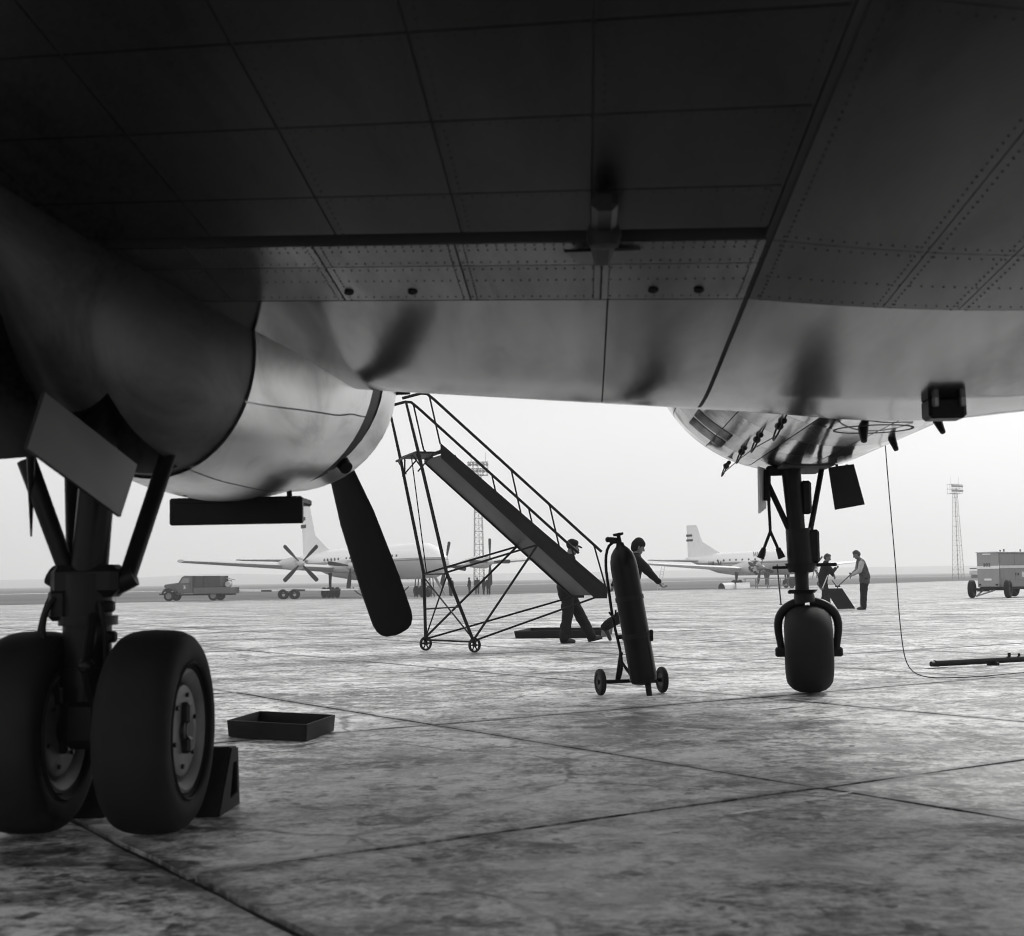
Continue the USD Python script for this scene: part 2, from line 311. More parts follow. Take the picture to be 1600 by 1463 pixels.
# the remaining slabs of the apron: cells outside the near set, one sheet
v, f = [], []
def quad(p):
    k = len(v); v.extend(p); f.extend([[k, k + 1, k + 2], [k, k + 2, k + 3]])
for i in range(-60, 60):
    for j in range(-60, 60):
        if (i, j) in slab_set: continue
        cc = [P1 + uu * SU * (i + a) + vv * SV * (j + b) for a, b in ((0, 0), (1, 0), (1, 1), (0, 1))]
        c = np.mean(cc, 0)
        if not (-30 < c[1] < 112 and -110 < c[0] < 110) or c[1] > edge(c[0]) - 8: continue
        quad([[q[0], q[1], float(ground_z(q[1]))] for q in cc])
obj('far_slabs', trimesh.Trimesh(A(v), f, process=True), conc_far, apron, smooth=True, kind='stuff')
# the outer apron up to the grass edge, 6 mm below the slabbed part
outer = trimesh.Trimesh(far_v - [0, 0, 0.03], grid_faces(40, len(cols), False), process=False)
keep = (outer.triangles_center[:, 1] > 36) | (np.abs(outer.triangles_center[:, 0]) > 32) ; outer.update_faces(keep)
if outer.face_normals[:, 2].mean() < 0: outer.invert()
obj('outer_apron', outer, conc_far, apron, smooth=True)
# runway strip in the grass
L0, L1_, w0 = A([-260, 150.0]), A([420, 720.0]), 15.0
dr = unit(L1_ - L0); nr_ = A([-dr[1], dr[0]])
rw = trimesh.Trimesh([[*(L0 - dr * 300), -.47], [*(L1_ + dr * 300), -.47], [*(L1_ + dr * 300 + nr_ * w0), -.47], [*(L0 - dr * 300 + nr_ * w0), -.47]], [[0, 1, 2], [0, 2, 3]], process=False)
tag(obj('runway', rw, stripm, smooth=False), kind='structure')
# far hills
xs = np.linspace(-2600, 2600, 140)
hz = 9 + 5 * meshkit.fbm(np.stack([xs / 420, xs * 0, xs * 0], -1), 4, 3) + 6 * np.exp(-((xs + 640) / 150) ** 2)
fr = np.stack([xs, xs * 0 + 2500, xs * 0 - 2], -1); tp = np.stack([xs, xs * 0 + 2900, hz + 3.5], -1); bk = np.stack([xs, xs * 0 + 3500, xs * 0 - 2], -1)
mid = (fr + tp) / 2 + [0, -40, 2.0]
hm = trimesh.Trimesh(np.vstack([fr, mid, tp, bk]), grid_faces(4, len(xs), False), process=False)
if hm.face_normals[:len(xs), 2].mean() < 0: hm.invert()
tag(obj('hills', hm, hillm, smooth=True), kind='structure')

# ------------------------------------------------------------------ the near airliner. Local frame: x to the right of the eye, y along its heading, z up
YAW = -3.0
plane = thing('parked_airliner', 'large silver propeller airliner overhead, its wing, engine and wheels filling the foreground', 'airliner', (0, 0, 0), YAW)
CX, CR, CZ = 2.0, 1.40, 3.41
hinge = lambda x: 4.70 + (0.65 - x) * 0.2
fseam = lambda x: 5.40 + (0.77 - x) * 0.2
TE = lambda x: 3.08 + (-1.4 - x) * 0.22
def prof(d):
    d = np.asarray(d, float)
    up_ = 0.42 * np.clip((d - 7.4) / 1.1, 0, 1) ** 4
    t = 7.25 - d; soft = np.where(t > .35, t, np.where(t < -.35, 0, (t + .35) ** 2 / 1.4))
    return 2.160 + 0.084 * soft + up_
def Zl(x, d):
    x = np.asarray(x, float); zw = prof(d) - 0.081 * (np.minimum(x, .68) + 1.07)
    s = np.clip(np.abs(x - CX) / 1.32, 0, 1); zb = 1.975 + 0.066 * np.clip(7.2 - np.asarray(d, float), 0, 9)
    return np.where(x > .68, zb + (zw - zb) * s ** 2.0, zw)
LEAD = 8.5
def panel(x0, x1, d0, d1, g=0.004, th=0.005, nx=6, nd=6, drop=0.0):
    """curved skin panel between spanwise x0..x1 and chordwise d0(x)..d1(x)"""
    xs = np.linspace(x0 + g, x1 - g, nx); rows_ = []
    for t in np.linspace(0, 1, nd):
        d = np.array([(d0(x) if callable(d0) else d0) for x in xs]); e = np.array([(d1(x) if callable(d1) else d1) for x in xs])
        dd = d + g + (e - d - 2 * g) * t; rows_.append(np.stack([xs, dd, Zl(xs, dd) - th - drop], -1))
    v = np.vstack(rows_); f = grid_faces(nd, nx, False)
    n0 = len(v); per = [k for k in range(nx)] + [k * nx + nx - 1 for k in range(1, nd)] + [nd * nx - 1 - k for k in range(1, nx)] + [(nd - 1 - k) * nx for k in range(1, nd - 1)]
    up2 = v[per] + [0, 0, th + 0.004]; v = np.vstack([v, up2])
    for k in range(len(per)):
        k2 = (k + 1) % len(per); f += [[per[k], n0 + k2, n0 + k], [per[k], per[k2], n0 + k2]]
    m = trimesh.Trimesh(v, f, process=False)
    if m.face_normals[:10, 2].mean() > 0: m.invert()
    return m
def wing_body(x0, x1, dback, nx, top=0.62):
    """closed wing box between the rear line dback and the leading edge"""
    rings = []
    for x in np.linspace(x0, x1, nx):
        b = dback(x); ds = np.r_[np.linspace(b, 7.0, 10), np.linspace(7.12, LEAD, 12)]
        low = np.stack([ds * 0 + x, ds, Zl(x, ds)], -1)
        du = ds[::-1]; te = float(Zl(x, LEAD))
        t = (LEAD - du) / (LEAD - b); zu = te + top * np.sqrt(np.clip(t, 0, 1)) * (1 - .55 * t)
        upp = np.stack([du * 0 + x, du, np.maximum(zu, low[::-1][:, 2] + 0.02)], -1)[1:]
        rings.append(np.vstack([low, upp]))
    return loft(rings)
obj('wing', wing_body(-13.0, 0.676, lambda x: hinge(x), 28), seam, plane)
obj('wing', wing_body(3.28, 16.0, lambda x: 4.6, 5), skin_b, plane)
# upper skin over the flaps (keeps daylight out of the hinge slot)
rings = []
for x in np.linspace(-13, .70, 8):
    h_, t_ = hinge(x) + .5, TE(x) + 0.25
    zz = lambda d: float(Zl(x, d))
    rings.append([[x, h_, zz(h_) + .42], [x, h_, zz(h_) + .30], [x, t_, zz(t_) + .10], [x, t_, zz(t_) + .12]])
obj('upper_skin', loft(rings), seam, plane)
# flap body and its skin panels
fh = lambda x: hinge(x) - 0.125
rings = []
for x in np.linspace(-13, .655, 8):
    a, b = TE(x), fh(x); ds = np.linspace(a, b, 7); z = np.array([float(Zl(x, d)) for d in ds])
    lo = np.stack([ds * 0 + x, ds, z], -1); hi = np.stack([ds * 0 + x, ds, z + .015 + .16 * (ds - a) / (b - a)], -1)[::-1]
    rings.append(np.vstack([lo, hi]))
flap = obj('flap', loft(rings), seam, plane)
fx = [-6.2, -4.6, -3.2, -2.55, -1.95, -1.4, -.9, -.42, .05, .65]
ft = [0, .22, .50, .80, 1.0]
for k, (x0, x1) in enumerate(zip(fx[:-1], fx[1:])):
    for t0, t1 in zip(ft[:-1], ft[1:]):
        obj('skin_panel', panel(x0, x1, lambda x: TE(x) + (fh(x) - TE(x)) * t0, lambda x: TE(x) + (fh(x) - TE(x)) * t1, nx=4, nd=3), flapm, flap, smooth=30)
# main skin panels of the wing
rowm = lambda t: (lambda x: hinge(x) + (fseam(x) - hinge(x)) * t)
wx = [-6.2, -4.6, -3.2, -2.6, -2.05, -1.55, -1.02, -.46, .09, .67]
ms_ = [skin_b, skin, skin_b, skin]
for k, (x0, x1) in enumerate(zip(wx[:-1], wx[1:])):
    for q, (t0, t1) in enumerate(((0, .36), (.36, 1))):
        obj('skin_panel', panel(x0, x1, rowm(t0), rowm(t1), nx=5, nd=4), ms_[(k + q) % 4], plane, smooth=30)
for x0, x1 in ((-6.2, -4.0), (-4.0, -2.0), (-2.0, .12), (.12, .67)):
    obj('leading_edge_skin', panel(x0, x1, fseam, LEAD - .02, nx=14, nd=34, drop=.001), skin_c, plane, smooth=30)
# belly fairing under the fuselage
bx_ = [.685, 1.22, 1.52, 2.55, 3.31]
dn = [lambda x: 1.6, lambda x: 3.0, lambda x: hinge(.65), lambda x: fseam(.7), lambda x: 8.22]
base = []
for d in np.linspace(1.5, 8.24, 24):
    x = np.linspace(.66, 3.34, 25); base.append(np.vstack([np.stack([x, x * 0 + d, Zl(np.clip(x, .681, 3.319), d) + (0.003)], -1), np.stack([x[::-1], x * 0 + d, x * 0 + 2.9], -1)]))
obj('belly_fairing', loft(base), seam, plane)
for k, (x0, x1) in enumerate(zip(bx_[:-1], bx_[1:])):
    for q, (d0, d1) in enumerate(zip(dn[:-2], dn[1:-1])):
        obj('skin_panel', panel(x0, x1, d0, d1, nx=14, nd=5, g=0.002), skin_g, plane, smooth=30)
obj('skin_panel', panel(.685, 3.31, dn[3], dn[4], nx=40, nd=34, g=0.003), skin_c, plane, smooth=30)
# rivets along the seams: too many to pick apart
riv = []
dome_ = trimesh.creation.icosphere(0, 1.0)
def rivet_row(p0, p1, pitch=0.036, r=0.0042):
    p0, p1 = A(p0, float), A(p1, float); n = int(np.linalg.norm(p1 - p0) / pitch)
    for t in np.linspace(0, 1, max(n, 2)):
        q = p0 + (p1 - p0) * t; m = dome_.copy(); m.apply_scale([r, r, r * .6]); m.apply_translation([q[0], q[1], float(Zl(q[0], q[1])) - 0.006]); riv.append(m)
for t in (0.03, .10, .30, .42, .62, .93):
    for x0, x1 in ((-2.0, .67),):
        f_ = rowm(t); rivet_row((x0, f_(x0)), (x1, f_(x1)))
for x in wx[4:]:
    for o in (-.03, .03):
        if x + o < .67: rivet_row((x + o, hinge(x) + .02), (x + o, fseam(x) - .02))
for t in ft[1:4]:
    f_ = lambda x: TE(x) + (fh(x) - TE(x)) * t
    rivet_row((-2.0, f_(-2.0) + .03), (.65, f_(.65) + .03), .05, .0035)
for x in fx[4:]:
    rivet_row((x - .03 if x > .6 else x + .03, TE(x) + .3), (x - .03 if x > .6 else x + .03, fh(x) - .02), .05, .0035)
for d in (3.05, hinge(.65) - .05, hinge(.65) + .05, 5.1, fseam(.7) - .05): rivet_row((.72, d), (2.0, d), 0.04)
for x in (.73, 1.19, 1.25, 1.49, 1.55): rivet_row((x, 2.2), (x, fseam(.7)), 0.05)
obj('rivets', cat(riv), seam, plane, smooth=True, kind='stuff')
# flap track bracket
bz = lambda x, d, o: float(Zl(x, d)) - o
br = [box((.09, 4.62, bz(.09, 4.62, .03)), (.085, .8, .07), bev=.02)]
br.append(lathe([(-.03, .001), (-.03, .055), (0, .062), (.04, .05), (.045, .001)], (.09, 4.55, bz(.09, 4.55, .07)), (0, 0, -1), 18))
bk_ = obj('flap_track_bracket', br, darkpaint, plane)
obj('bracket_plate', plate([(-.14, .02), (.14, .02), (.08, .17), (-.08, .17)], .012, (.09, hinge(.09) + .02, bz(.09, hinge(.09) + .1, .014)), (1, 0, 0), (0, 1, -.084)), skin, bk_)
# small drain bosses on the wing skin
for x in (-.98, -.7, .3, .48): obj('drain_boss', ball((x, rowm(.82)(x), bz(x, rowm(.82)(x), .008)), .022, 1, (1, 1, .6)), darkpaint, plane, smooth=True)
# fuselage
def fus_ring(y, r, cz, n=48):
    t = np.linspace(0, 2 * np.pi, n, endpoint=False); return np.stack([CX + r * np.cos(t), t * 0 + y, cz + r * np.sin(t)], -1)
fst = [(-13, .35, 4.3), (-9, .9, 3.85), (-5, 1.25, 3.55), (-1, 1.2, 3.55), (0, 1.0, 3.7), (8.12, 1.0, 3.7), (8.2, 1.4, CZ), (9, 1.4, CZ), (12.6, 1.4, CZ), (13.3, 1.33, 3.40), (14.0, 1.15, 3.33), (14.6, .88, 3.24), (15.1, .52, 3.15), (15.35, .12, 3.1)]
fus = obj('fuselage', loft([fus_ring(y, r - .004, z) for y, r, z in fst]), seam, plane, smooth=40)
fy = [8.30, 9.25, 10.2, 11.15, 12.05, 12.7, 13.3, 14.0, 14.6, 15.1]
fyr = A([s[0] for s in fst]); 
for a, (y0, y1) in enumerate(zip(fy[:-1], fy[1:])):
    for b in range(10):
        t0, t1 = math.pi + b * math.pi / 10, math.pi + (b + 1) * math.pi / 10; ny, nt = 4, 6; rows_ = []
        for y in np.linspace(y0 + .004, y1 - .004, ny):
            r = np.interp(y, fyr, [s[1] for s in fst]); cz = np.interp(y, fyr, [s[2] for s in fst]); t = np.linspace(t0 + .003, t1 - .003, nt)
            rows_.append(np.stack([CX + (r + .003) * np.cos(t), t * 0 + y, cz + (r + .003) * np.sin(t)], -1))
        inner = [q.copy() for q in rows_]
        v_ = np.vstack(rows_); m = trimesh.Trimesh(v_, grid_faces(ny, nt, False), process=False)
        ctr = A([CX, 0, CZ])
        if ((m.triangles_center - ctr)[:, [0, 2]] * m.face_normals[:, [0, 2]]).sum(1).mean() < 0: m.invert()
        m = trimesh.util.concatenate([m]); obj('skin_panel', m, [nosem, skin_f, nosem, skin_f][(a * 3 + b * 2) % 4], fus, smooth=True)
for y0, a0 in ((11.25, 3.90), (11.80, 3.90)):     # dark glossy patches low on the nose side
    t = np.linspace(a0, a0 + .26, 5); ys_ = np.linspace(y0, y0 + .42, 3)
    v_ = [[CX + (np.interp(y, fyr, [s[1] for s in fst]) + .008) * np.cos(q), y, np.interp(y, fyr, [s[2] for s in fst]) + (np.interp(y, fyr, [s[1] for s in fst]) + .008) * np.sin(q)] for y in ys_ for q in t]
    m = trimesh.Trimesh(v_, grid_faces(3, 5, False), process=False); m2 = m.copy(); m2.invert(); obj('window', cat([m, m2]), glassd, fus, smooth=True)
# aerials along the belly: four short hoops joined by a wire
fsurf = lambda y, ang: A([CX + 1.405 * math.cos(ang), y, CZ + 1.405 * math.sin(ang)])
hoops = [(13.15, 4.28), (11.75, 4.27), (10.7, 4.27), (9.65, 4.29)]
tips = []
for y, a in hoops:
    p = fsurf(y, a); o = A([math.cos(a), 0, math.sin(a)])
    t = np.linspace(0, math.pi, 9); pts = [p + A([0, 1, 0]) * .16 * math.cos(q) + o * .13 * math.sin(q) for q in t]
    h_ = obj('aerial_hoop', [pipe(pts, .007, 6), ball(pts[0], .022, 1), ball(pts[-1], .022, 1), ball(p + o * .02, .03, 1)], blackm, plane, smooth=True); tips.append(p + o * .10)
for a, b in zip(tips[:-1], tips[1:]): obj('aerial_wire', tube(a, b, .0045, n=5), blackm, plane)
for y, a, s_ in ((9.0, 4.62, .035), (9.9, 4.9, .03), (8.9, 4.95, .03)):
    obj('drain_stub', tube(fsurf(y, a), fsurf(y, a) + A([math.cos(a), -.6, math.sin(a)]) * .09, s_, s_ * .6, 8), blackm, plane)
obj('access_ring', lathe([(0, .26), (.006, .26), (.006, .245), (0, .245)], fsurf(8.95, 4.66) + A([0, 0, -.004]), (0, 0, -1), 36), seam, plane)
# dark box under the belly
bb = obj('beacon_box', box((1.95, 7.30, 1.925), (.20, .18, .115), bev=.018), blackm, plane)
for s in (-1, 1):
    obj('clamp', box((1.95 + .07 * s, 7.2, 1.975), (.03, .06, .10), bev=.006), steel, bb)
# nacelle and cowling
NX = -2.07
nst = [(9.02, .755, 3.2, 1.69), (8.5, .765, 3.24, 1.62), (8.0, .76, 3.24, 1.56), (7.5, .73, 3.1, 1.53), (6.9, .63, 2.95, 1.535), (6.3, .48, 2.75, 1.575), (5.7, .35, 2.60, 1.65), (5.2, .22, 2.55, 1.80),
       (4.8, .11, 2.55, 2.02), (4.4, .02, 2.55, 2.34)]
def sup(y, w, zt, zb, n=40, e=2.0):
    t = np.linspace(0, 2 * np.pi, n, endpoint=False); c, s = np.cos(t), np.sin(t)
    return np.stack([NX + w * np.sign(c) * np.abs(c) ** (2 / e), t * 0 + y, (zt + zb) / 2 + (zt - zb) / 2 * np.sign(s) * np.abs(s) ** (2 / e)], -1)
from scipy.interpolate import PchipInterpolator
na = A(nst)[::-1]; pc = PchipInterpolator(na[:, 0], na[:, 1:])
nl = loft([sup(y, *pc(y)) for y in np.linspace(4.4, 8.42, 36)])
def tomani(m):
    m = m.copy(); m.merge_vertices(); trimesh.repair.fix_normals(m)
    return m3.Manifold(m3.Mesh(np.asarray(m.vertices, np.float32), np.asarray(m.faces, np.uint32)))
def totri(mm): 
    q = mm.to_mesh(); return trimesh.Trimesh(q.vert_properties[:, :3], q.tri_verts, process=False)
bay = m3.Manifold.cube((.30, .95, .8), True).translate((NX, 5.80, 1.58))
nm = tomani(nl) - bay
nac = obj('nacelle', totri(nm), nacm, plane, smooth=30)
# cowling panels around the engine, split by lines along the axis
for k in range(8):
    t0, t1 = 5.08 + k * math.pi / 4 + .006, 5.08 + (k + 1) * math.pi / 4 - .006; rows_ = []
    for y in np.linspace(6.36, 8.36, 17):
        w, zt, zb = pc(min(y, 9.0)); fade = 1 - .05 * max(0, (y - 9.0)) ; t = np.linspace(t0, t1, 9)
        rows_.append(np.stack([NX + (w + .012) * fade * np.cos(t), t * 0 + y, (zt + zb) / 2 + ((zt - zb) / 2 + .012) * fade * np.sin(t)], -1))
    v_ = np.vstack(rows_); ii = v_.copy(); c = A([NX, 0, 2.40]); ii = (ii - c) * [.985, 1, .985] + c
    m = trimesh.Trimesh(v_, grid_faces(17, 9, False), process=False)
    if ((m.triangles_center - c)[:, [0, 2]] * m.face_normals[:, [0, 2]]).sum(1).mean() < 0: m.invert()
    m2 = trimesh.Trimesh(ii, m.faces, process=False); m2.invert()
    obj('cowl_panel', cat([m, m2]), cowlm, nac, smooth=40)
obj('cowl_gap_ring', lathe([(8.35, .757), (8.60, .757), (8.86, .757), (8.86, .5), (8.35, .5), (8.35, .757)], (NX, 0, 2.43), (0, 1, 0), 40), seam, nac)  # flush dark band painting the shade of a recessed gap
obj('cowl_lip', lathe([(8.80, .772), (9.0, .776), (9.25, .772), (9.48, .755), (9.66, .715), (9.78, .64), (9.78, .58), (9.6, .57), (8.95, .60), (8.80, .772)], (NX, 0, 2.45), (0, 1, 0), 48), cowlm, nac, smooth=True)
obj('engine_front', lathe([(9.45, .001), (9.45, .56), (9.3, .6)], (NX, 0, 2.45), (0, 1, 0), 24), seam, nac)
for p, d_, r in (((NX + .46, 8.86, 1.86), (.5, -.6, -.6), .05), ((NX + .735, 9.60, 2.42), (1, 0, 0), .03)):
    obj('exhaust_stub', tube(A(p), A(p) + unit(d_) * .10, r, r * .9, 12), blackm, nac)
obj('drain_pipe', tube((NX + .05, 9.15, 1.70), (NX + .06, 9.12, 1.60), .018), blackm, nac)
obj('drain_knob', ball((NX - .06, 7.1, 1.54), .022, 1), blackm, nac, smooth=True)
# panel edges on the nacelle: thin raised strips following the skin
def nstrip(y0, t0, y1, t1, w=.006, n=24):
    pts = []
    for s in np.linspace(0, 1, n):
        y, t = y0 + (y1 - y0) * s, t0 + (t1 - t0) * s; a, zt, zb = pc(y)
        pts.append([NX + (a + .001) * math.cos(t), y, (zt + zb) / 2 + ((zt - zb) / 2 + .001) * math.sin(t)])
    return pipe(pts, w, 5)
obj('cooler_flap', [box((NX + .035, 7.80, 1.475), (.79, .05, .16), bev=.01), box((NX + .035, 7.98, 1.535), (.74, .42, .04), bev=.01)], blackm, nac)
# propeller
PH = A([-2.035, 10.0, 2.52])
prop = obj('propeller_hub', lathe([(-.30, .001), (-.30, .12), (-.05, .15), (.05, .15), (.2, .12), (.34, .06), (.38, .001)], PH, (0, 1, 0), 24), blackm, plane, smooth=40)
def blade_mesh(R, chord, ang, hub, twist=(48, 22), n=14, ax=(0, 1, 0), root=.12, th=.05):
    """propeller blade pointing along angle ang measured in the disc plane (x,z), square rounded tip"""
    ax = unit(ax); e2 = A([0, 0, 1.0]); e1 = np.cross(ax, e2); e1 = unit(e1)
    rad = e1 * math.cos(ang) + e2 * math.sin(ang); tan = np.cross(ax, rad); rings_ = []
    for s in np.r_[np.linspace(0, .93, n), .96, .98, .993, 1.0]:
        rr_ = root + (R - root) * s
        c = chord * np.interp(s, [0, .08, .22, .5, .8, .93, .96, .98, .993, 1], [.28, .30, .62, .95, 1.0, .96, .88, .74, .52, .12])
        tk = th * np.interp(s, [0, .1, .3, 1], [1.6, 1.4, .8, .3]); b = math.radians(twist[0] + (twist[1] - twist[0]) * s)
        cd = tan * math.cos(b) + ax * math.sin(b); nd_ = np.cross(cd, rad)
        t = np.linspace(0, 2 * np.pi, 14, endpoint=False)
        rings_.append(hub + rad * rr_ + cd[None] * (np.cos(t) * c / 2)[:, None] + nd_[None] * (np.sin(t) * tk / 2)[:, None])
    return loft(rings_)
ba = math.atan2(.655 - PH[2], -1.395 - PH[0])
for k in range(4): obj('blade', blade_mesh(1.975, .345, ba + k * math.pi / 2, PH, (40, 12)), blade_m, prop, smooth=40)
# main gear
GX, GY = -2.12, 5.75
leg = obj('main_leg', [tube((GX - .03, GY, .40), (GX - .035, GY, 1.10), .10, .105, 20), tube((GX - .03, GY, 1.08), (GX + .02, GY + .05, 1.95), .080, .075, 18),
                       tube((GX - .03, GY, .88), (GX - .03, GY, .92), .125, .125, 20), tube((GX - .03, GY, .62), (GX - .03, GY, .70), .118, .118, 20)], gearm, plane)
obj('knuckle', [box((GX - .03, GY, 1.07), (.30, .16, .14), bev=.03), box((GX - .14, GY - .02, .97), (.09, .12, .14), bev=.02), tube((GX + .08, GY, 1.05), (GX + .17, GY + .01, 1.09), .05, .045, 14), tube((GX - .16, GY, 1.08), (GX - .20, GY, 1.1), .05, .045, 12)], gearm, leg)
obj('brace', tube((GX + .14, GY, 1.08), (GX + .20, GY + .38, 1.66), .038, .04, 14), gearm, plane)
obj('brace', tube((GX - .12, GY, 1.10), (GX - .30, GY - .03, 1.60), .038, .042, 14), gearm, plane)
obj('brace', tube((GX - .09, GY, 1.10), (GX - .27, GY + .42, 1.62), .036, .038, 14), gearm, plane)
obj('axle', [tube((GX - .42, GY, .43), (GX + .42, GY, .43), .055, .055, 16), box((GX - .02, GY - .02, .47), (.18, .2, .22), bev=.04), tube((GX, GY, .43), (GX, GY, .66), .10, .10, 16)], gearm, leg)
obj('torque_link', [tube((GX + .03, GY - .10, .92), (GX + .06, GY - .26, .72), .026), tube((GX + .06, GY - .26, .72), (GX + .04, GY - .10, .55), .026), ball((GX + .06, GY - .26, .72), .035, 1)], gearm, leg)
for pts in ([(-.12, -.08, 1.0), (-.15, -.12, .85), (-.12, -.11, .7), (-.10, -.08, .55)], [(.08, -.08, .98), (.12, -.12, .8), (.11, -.10, .6)], [(-.16, -.02, 1.0), (-.20, -.04, .8), (-.15, -.05, .6)]):
    obj('brake_hose', pipe(curve(A(pts) + [GX - .03, GY, 0], 16), .012, 6), rubber, leg, smooth=True)
for z, dx in ((.83, .11), (.74, -.12), (.96, .10)): obj('hose_clip', box((GX - .03 + dx, GY - .03, z), (.05, .05, .05), bev=.01), blackm, leg)
def tyre_prof(R, W, rim, rnd=False):
    h = W / 2; t = []
    if rnd:
        pts = [(-h * .55, rim), (-h * .80, rim + .015), (-h * .96, rim + (R - rim) * .18), (-h, rim + (R - rim) * .36), (-h * .96, rim + (R - rim) * .56), (-h * .84, rim + (R - rim) * .73), (-h * .66, rim + (R - rim) * .87), (-h * .40, rim + (R - rim) * .96), (0, R)]
        return pts + [(-a, b) for a, b in pts[-2::-1]]
    for a in np.linspace(-1, 1, 25):
        pass
    pts = [(-h * .62, rim), (-h * .82, rim + .015), (-h * .97, rim + (R - rim) * .25), (-h, rim + (R - rim) * .45), (-h * .985, rim + (R - rim) * .62), (-h * .93, rim + (R - rim) * .76), (-h * .82, rim + (R - rim) * .87), (-h * .64, rim + (R - rim) * .945), (-h * .4, rim + (R - rim) * .985), (0, R)]
    return pts + [(-a, b) for a, b in pts[-2::-1]]
def wheel(parent, c, ax, R, W, rim, rnd, name='wheel', tr=None):
    w = obj(name, lathe(tyre_prof(R, W, rim, rnd), c, ax, 56), tr or rubber, parent, smooth=50)
    h = W / 2
    for s in (-1, 1):
        obj('bead_ridge', [lathe([(s * (h * .97 + .001), rim + (R - rim) * q), (s * (h * .97 + .010), rim + (R - rim) * (q + .04)), (s * (h * .97 + .001), rim + (R - rim) * (q + .08))], c, ax, 48) for q in (.16,)], tr or rubber, w, smooth=30)
        obj('rim', lathe([(s * h * .60, rim + .004), (s * h * .86, rim + .010), (s * h * .90, rim - .004), (s * h * .84, rim - .016), (s * h * .74, rim * .86), (s * h * .60, rim * .82)], c, ax, 44), rimm, w, smooth=30)
        obj('rim_groove', lathe([(s * h * .60, rim * .83), (s * h * .55, rim * .80), (s * h * .58, rim * .75)], c, ax, 40), hubm, w, smooth=30)
        obj('hub', [lathe([(s * h * .56, rim * .78), (s * h * .74, rim * .76), (s * h * .78, rim * .70), (s * h * .76, rim * .30), (s * h * .72, .001)], c, ax, 36)], rimm, w, smooth=30)
        cc = A(c, float) + unit(ax) * s * h * .755; u, v_, _ = frame(cc, cc + unit(ax) * s)
        bl = [tube(cc + (u * math.cos(q) + v_ * math.sin(q)) * rim * .60, cc + (u * math.cos(q) + v_ * math.sin(q)) * rim * .60 + unit(ax) * s * .014, .011, n=6) for q in np.linspace(.3, 2 * np.pi + .3, 6, endpoint=False)]
        for b_ in bl: obj('bolt', b_, hubm, w)
        obj('hub_cap', [lathe([(s * h * .72, rim * .22), (s * h * .86, rim * .20), (s * h * .90, rim * .12), (s * h * .90, .001)], c, ax, 20), box(cc + v_ * .06 + unit(ax) * s * .012, (.05, .06, .07), bev=.012), box(cc - v_ * .075 + u * .01 + unit(ax) * s * .010, (.05, .05, .09), bev=.012)], hubm, w, smooth=30)
    return w
wheel(plane, (-1.84, GY - .02, .428), (1, 0, 0), .43, .31, .252, False)
wheel(plane, (-2.38, GY + .0, .428), (1, 0, 0), .43, .31, .252, False)
# main gear doors
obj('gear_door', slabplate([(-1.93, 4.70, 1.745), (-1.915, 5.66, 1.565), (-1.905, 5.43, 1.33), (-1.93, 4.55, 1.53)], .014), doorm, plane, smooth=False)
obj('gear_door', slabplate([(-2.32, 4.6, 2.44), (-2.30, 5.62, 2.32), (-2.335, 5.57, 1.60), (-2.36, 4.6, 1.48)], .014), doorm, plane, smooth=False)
obj('door_rod', tube((-2.36, 5.62, 1.66), (-2.42, 5.78, 1.27), .022, .004, 8), gearm, plane)
# nose gear
HX, HY = 1.985, 12.2
nl_ = obj('nose_leg', [tube((HX - .07, HY, 1.42), (HX - .11, HY, 2.06), .075, .088, 18), tube((HX - .045, HY, 1.14), (HX - .06, HY, 1.46), .118, .112, 20), box((HX + .06, HY + .02, 1.30), (.12, .16, .30), bev=.02),
                       tube((HX - .04, HY, .86), (HX - .045, HY, 1.15), .062, .062, 16), box((HX + .02, HY, 1.74), (.09, .10, .30), bev=.02)], gearm, plane)
obj('collar', [tube((HX - .045, HY, 1.07), (HX - .045, HY, 1.15), .11, .145, 20), box((HX - .20, HY, 1.115), (.20, .05, .025), bev=.005), box((HX + .12, HY, 1.135), (.30, .05, .03), bev=.005)], gearm, nl_)
obj('flange', [tube((HX - .03, HY, .885), (HX - .03, HY, .915), .10, .13, 20), box((HX - .10, HY - .02, .895), (.14, .06, .03), bev=.006)], gearm, nl_)
obj('fork_crown', tube((HX - .02, HY, .80), (HX - .03, HY, .89), .10, .085, 18), gearm, nl_)
NA = unit((math.cos(math.radians(8)), -math.sin(math.radians(8)), 0))
na_ = lambda a, z: A([HX, HY, z]) + NA * a
for s_ in (-1, 1):
    pts = curve([na_(.02 * s_, .80), na_(.15 * s_, .775), na_(.245 * s_, .68), na_(.262 * s_, .56), na_(.248 * s_, .45), na_(.240 * s_, .37)], 20)
    obj('fork_arm', [pipe(pts, np.linspace(.046, .030, 20), 12), box(na_(.245 * s_, .362), (.10, .08, .085), rz=-8, bev=.015)], gearm, nl_, smooth=40)
obj('axle', tube(na_(-.27, .37), na_(.27, .37), .03), gearm, nl_)
wheel(plane, (HX, HY, .388), NA, .39, .415, .17, True, 'nose_wheel')
obj('nose_brace', tube((HX - .10, HY, 1.36), (HX - .32, HY + .05, 1.90), .028, .026), gearm, plane)
obj('nose_brace', tube((HX + .04, HY, 1.40), (HX + .19, HY + .1, 2.02), .025, .025), gearm, plane)
obj('cross_bar', [box((HX - .20, HY + .05, 1.99), (.24, .08, .09), bev=.015), tube((HX - .32, HY + .05, 1.72), (HX - .31, HY + .05, 2.0), .032)], gearm, plane)
obj('bay_rim', [box((HX, HY + .15, 2.012), (.46, 1.0, .03), bev=.01)], seam, plane)  # dark plate painting the shade of the nose bay opening; no hole cut
tl = obj('towing_link', [tube((HX - .31, HY - .02, 1.43), (HX - .318, HY - .02, 1.80), .014)], gearm, plane)
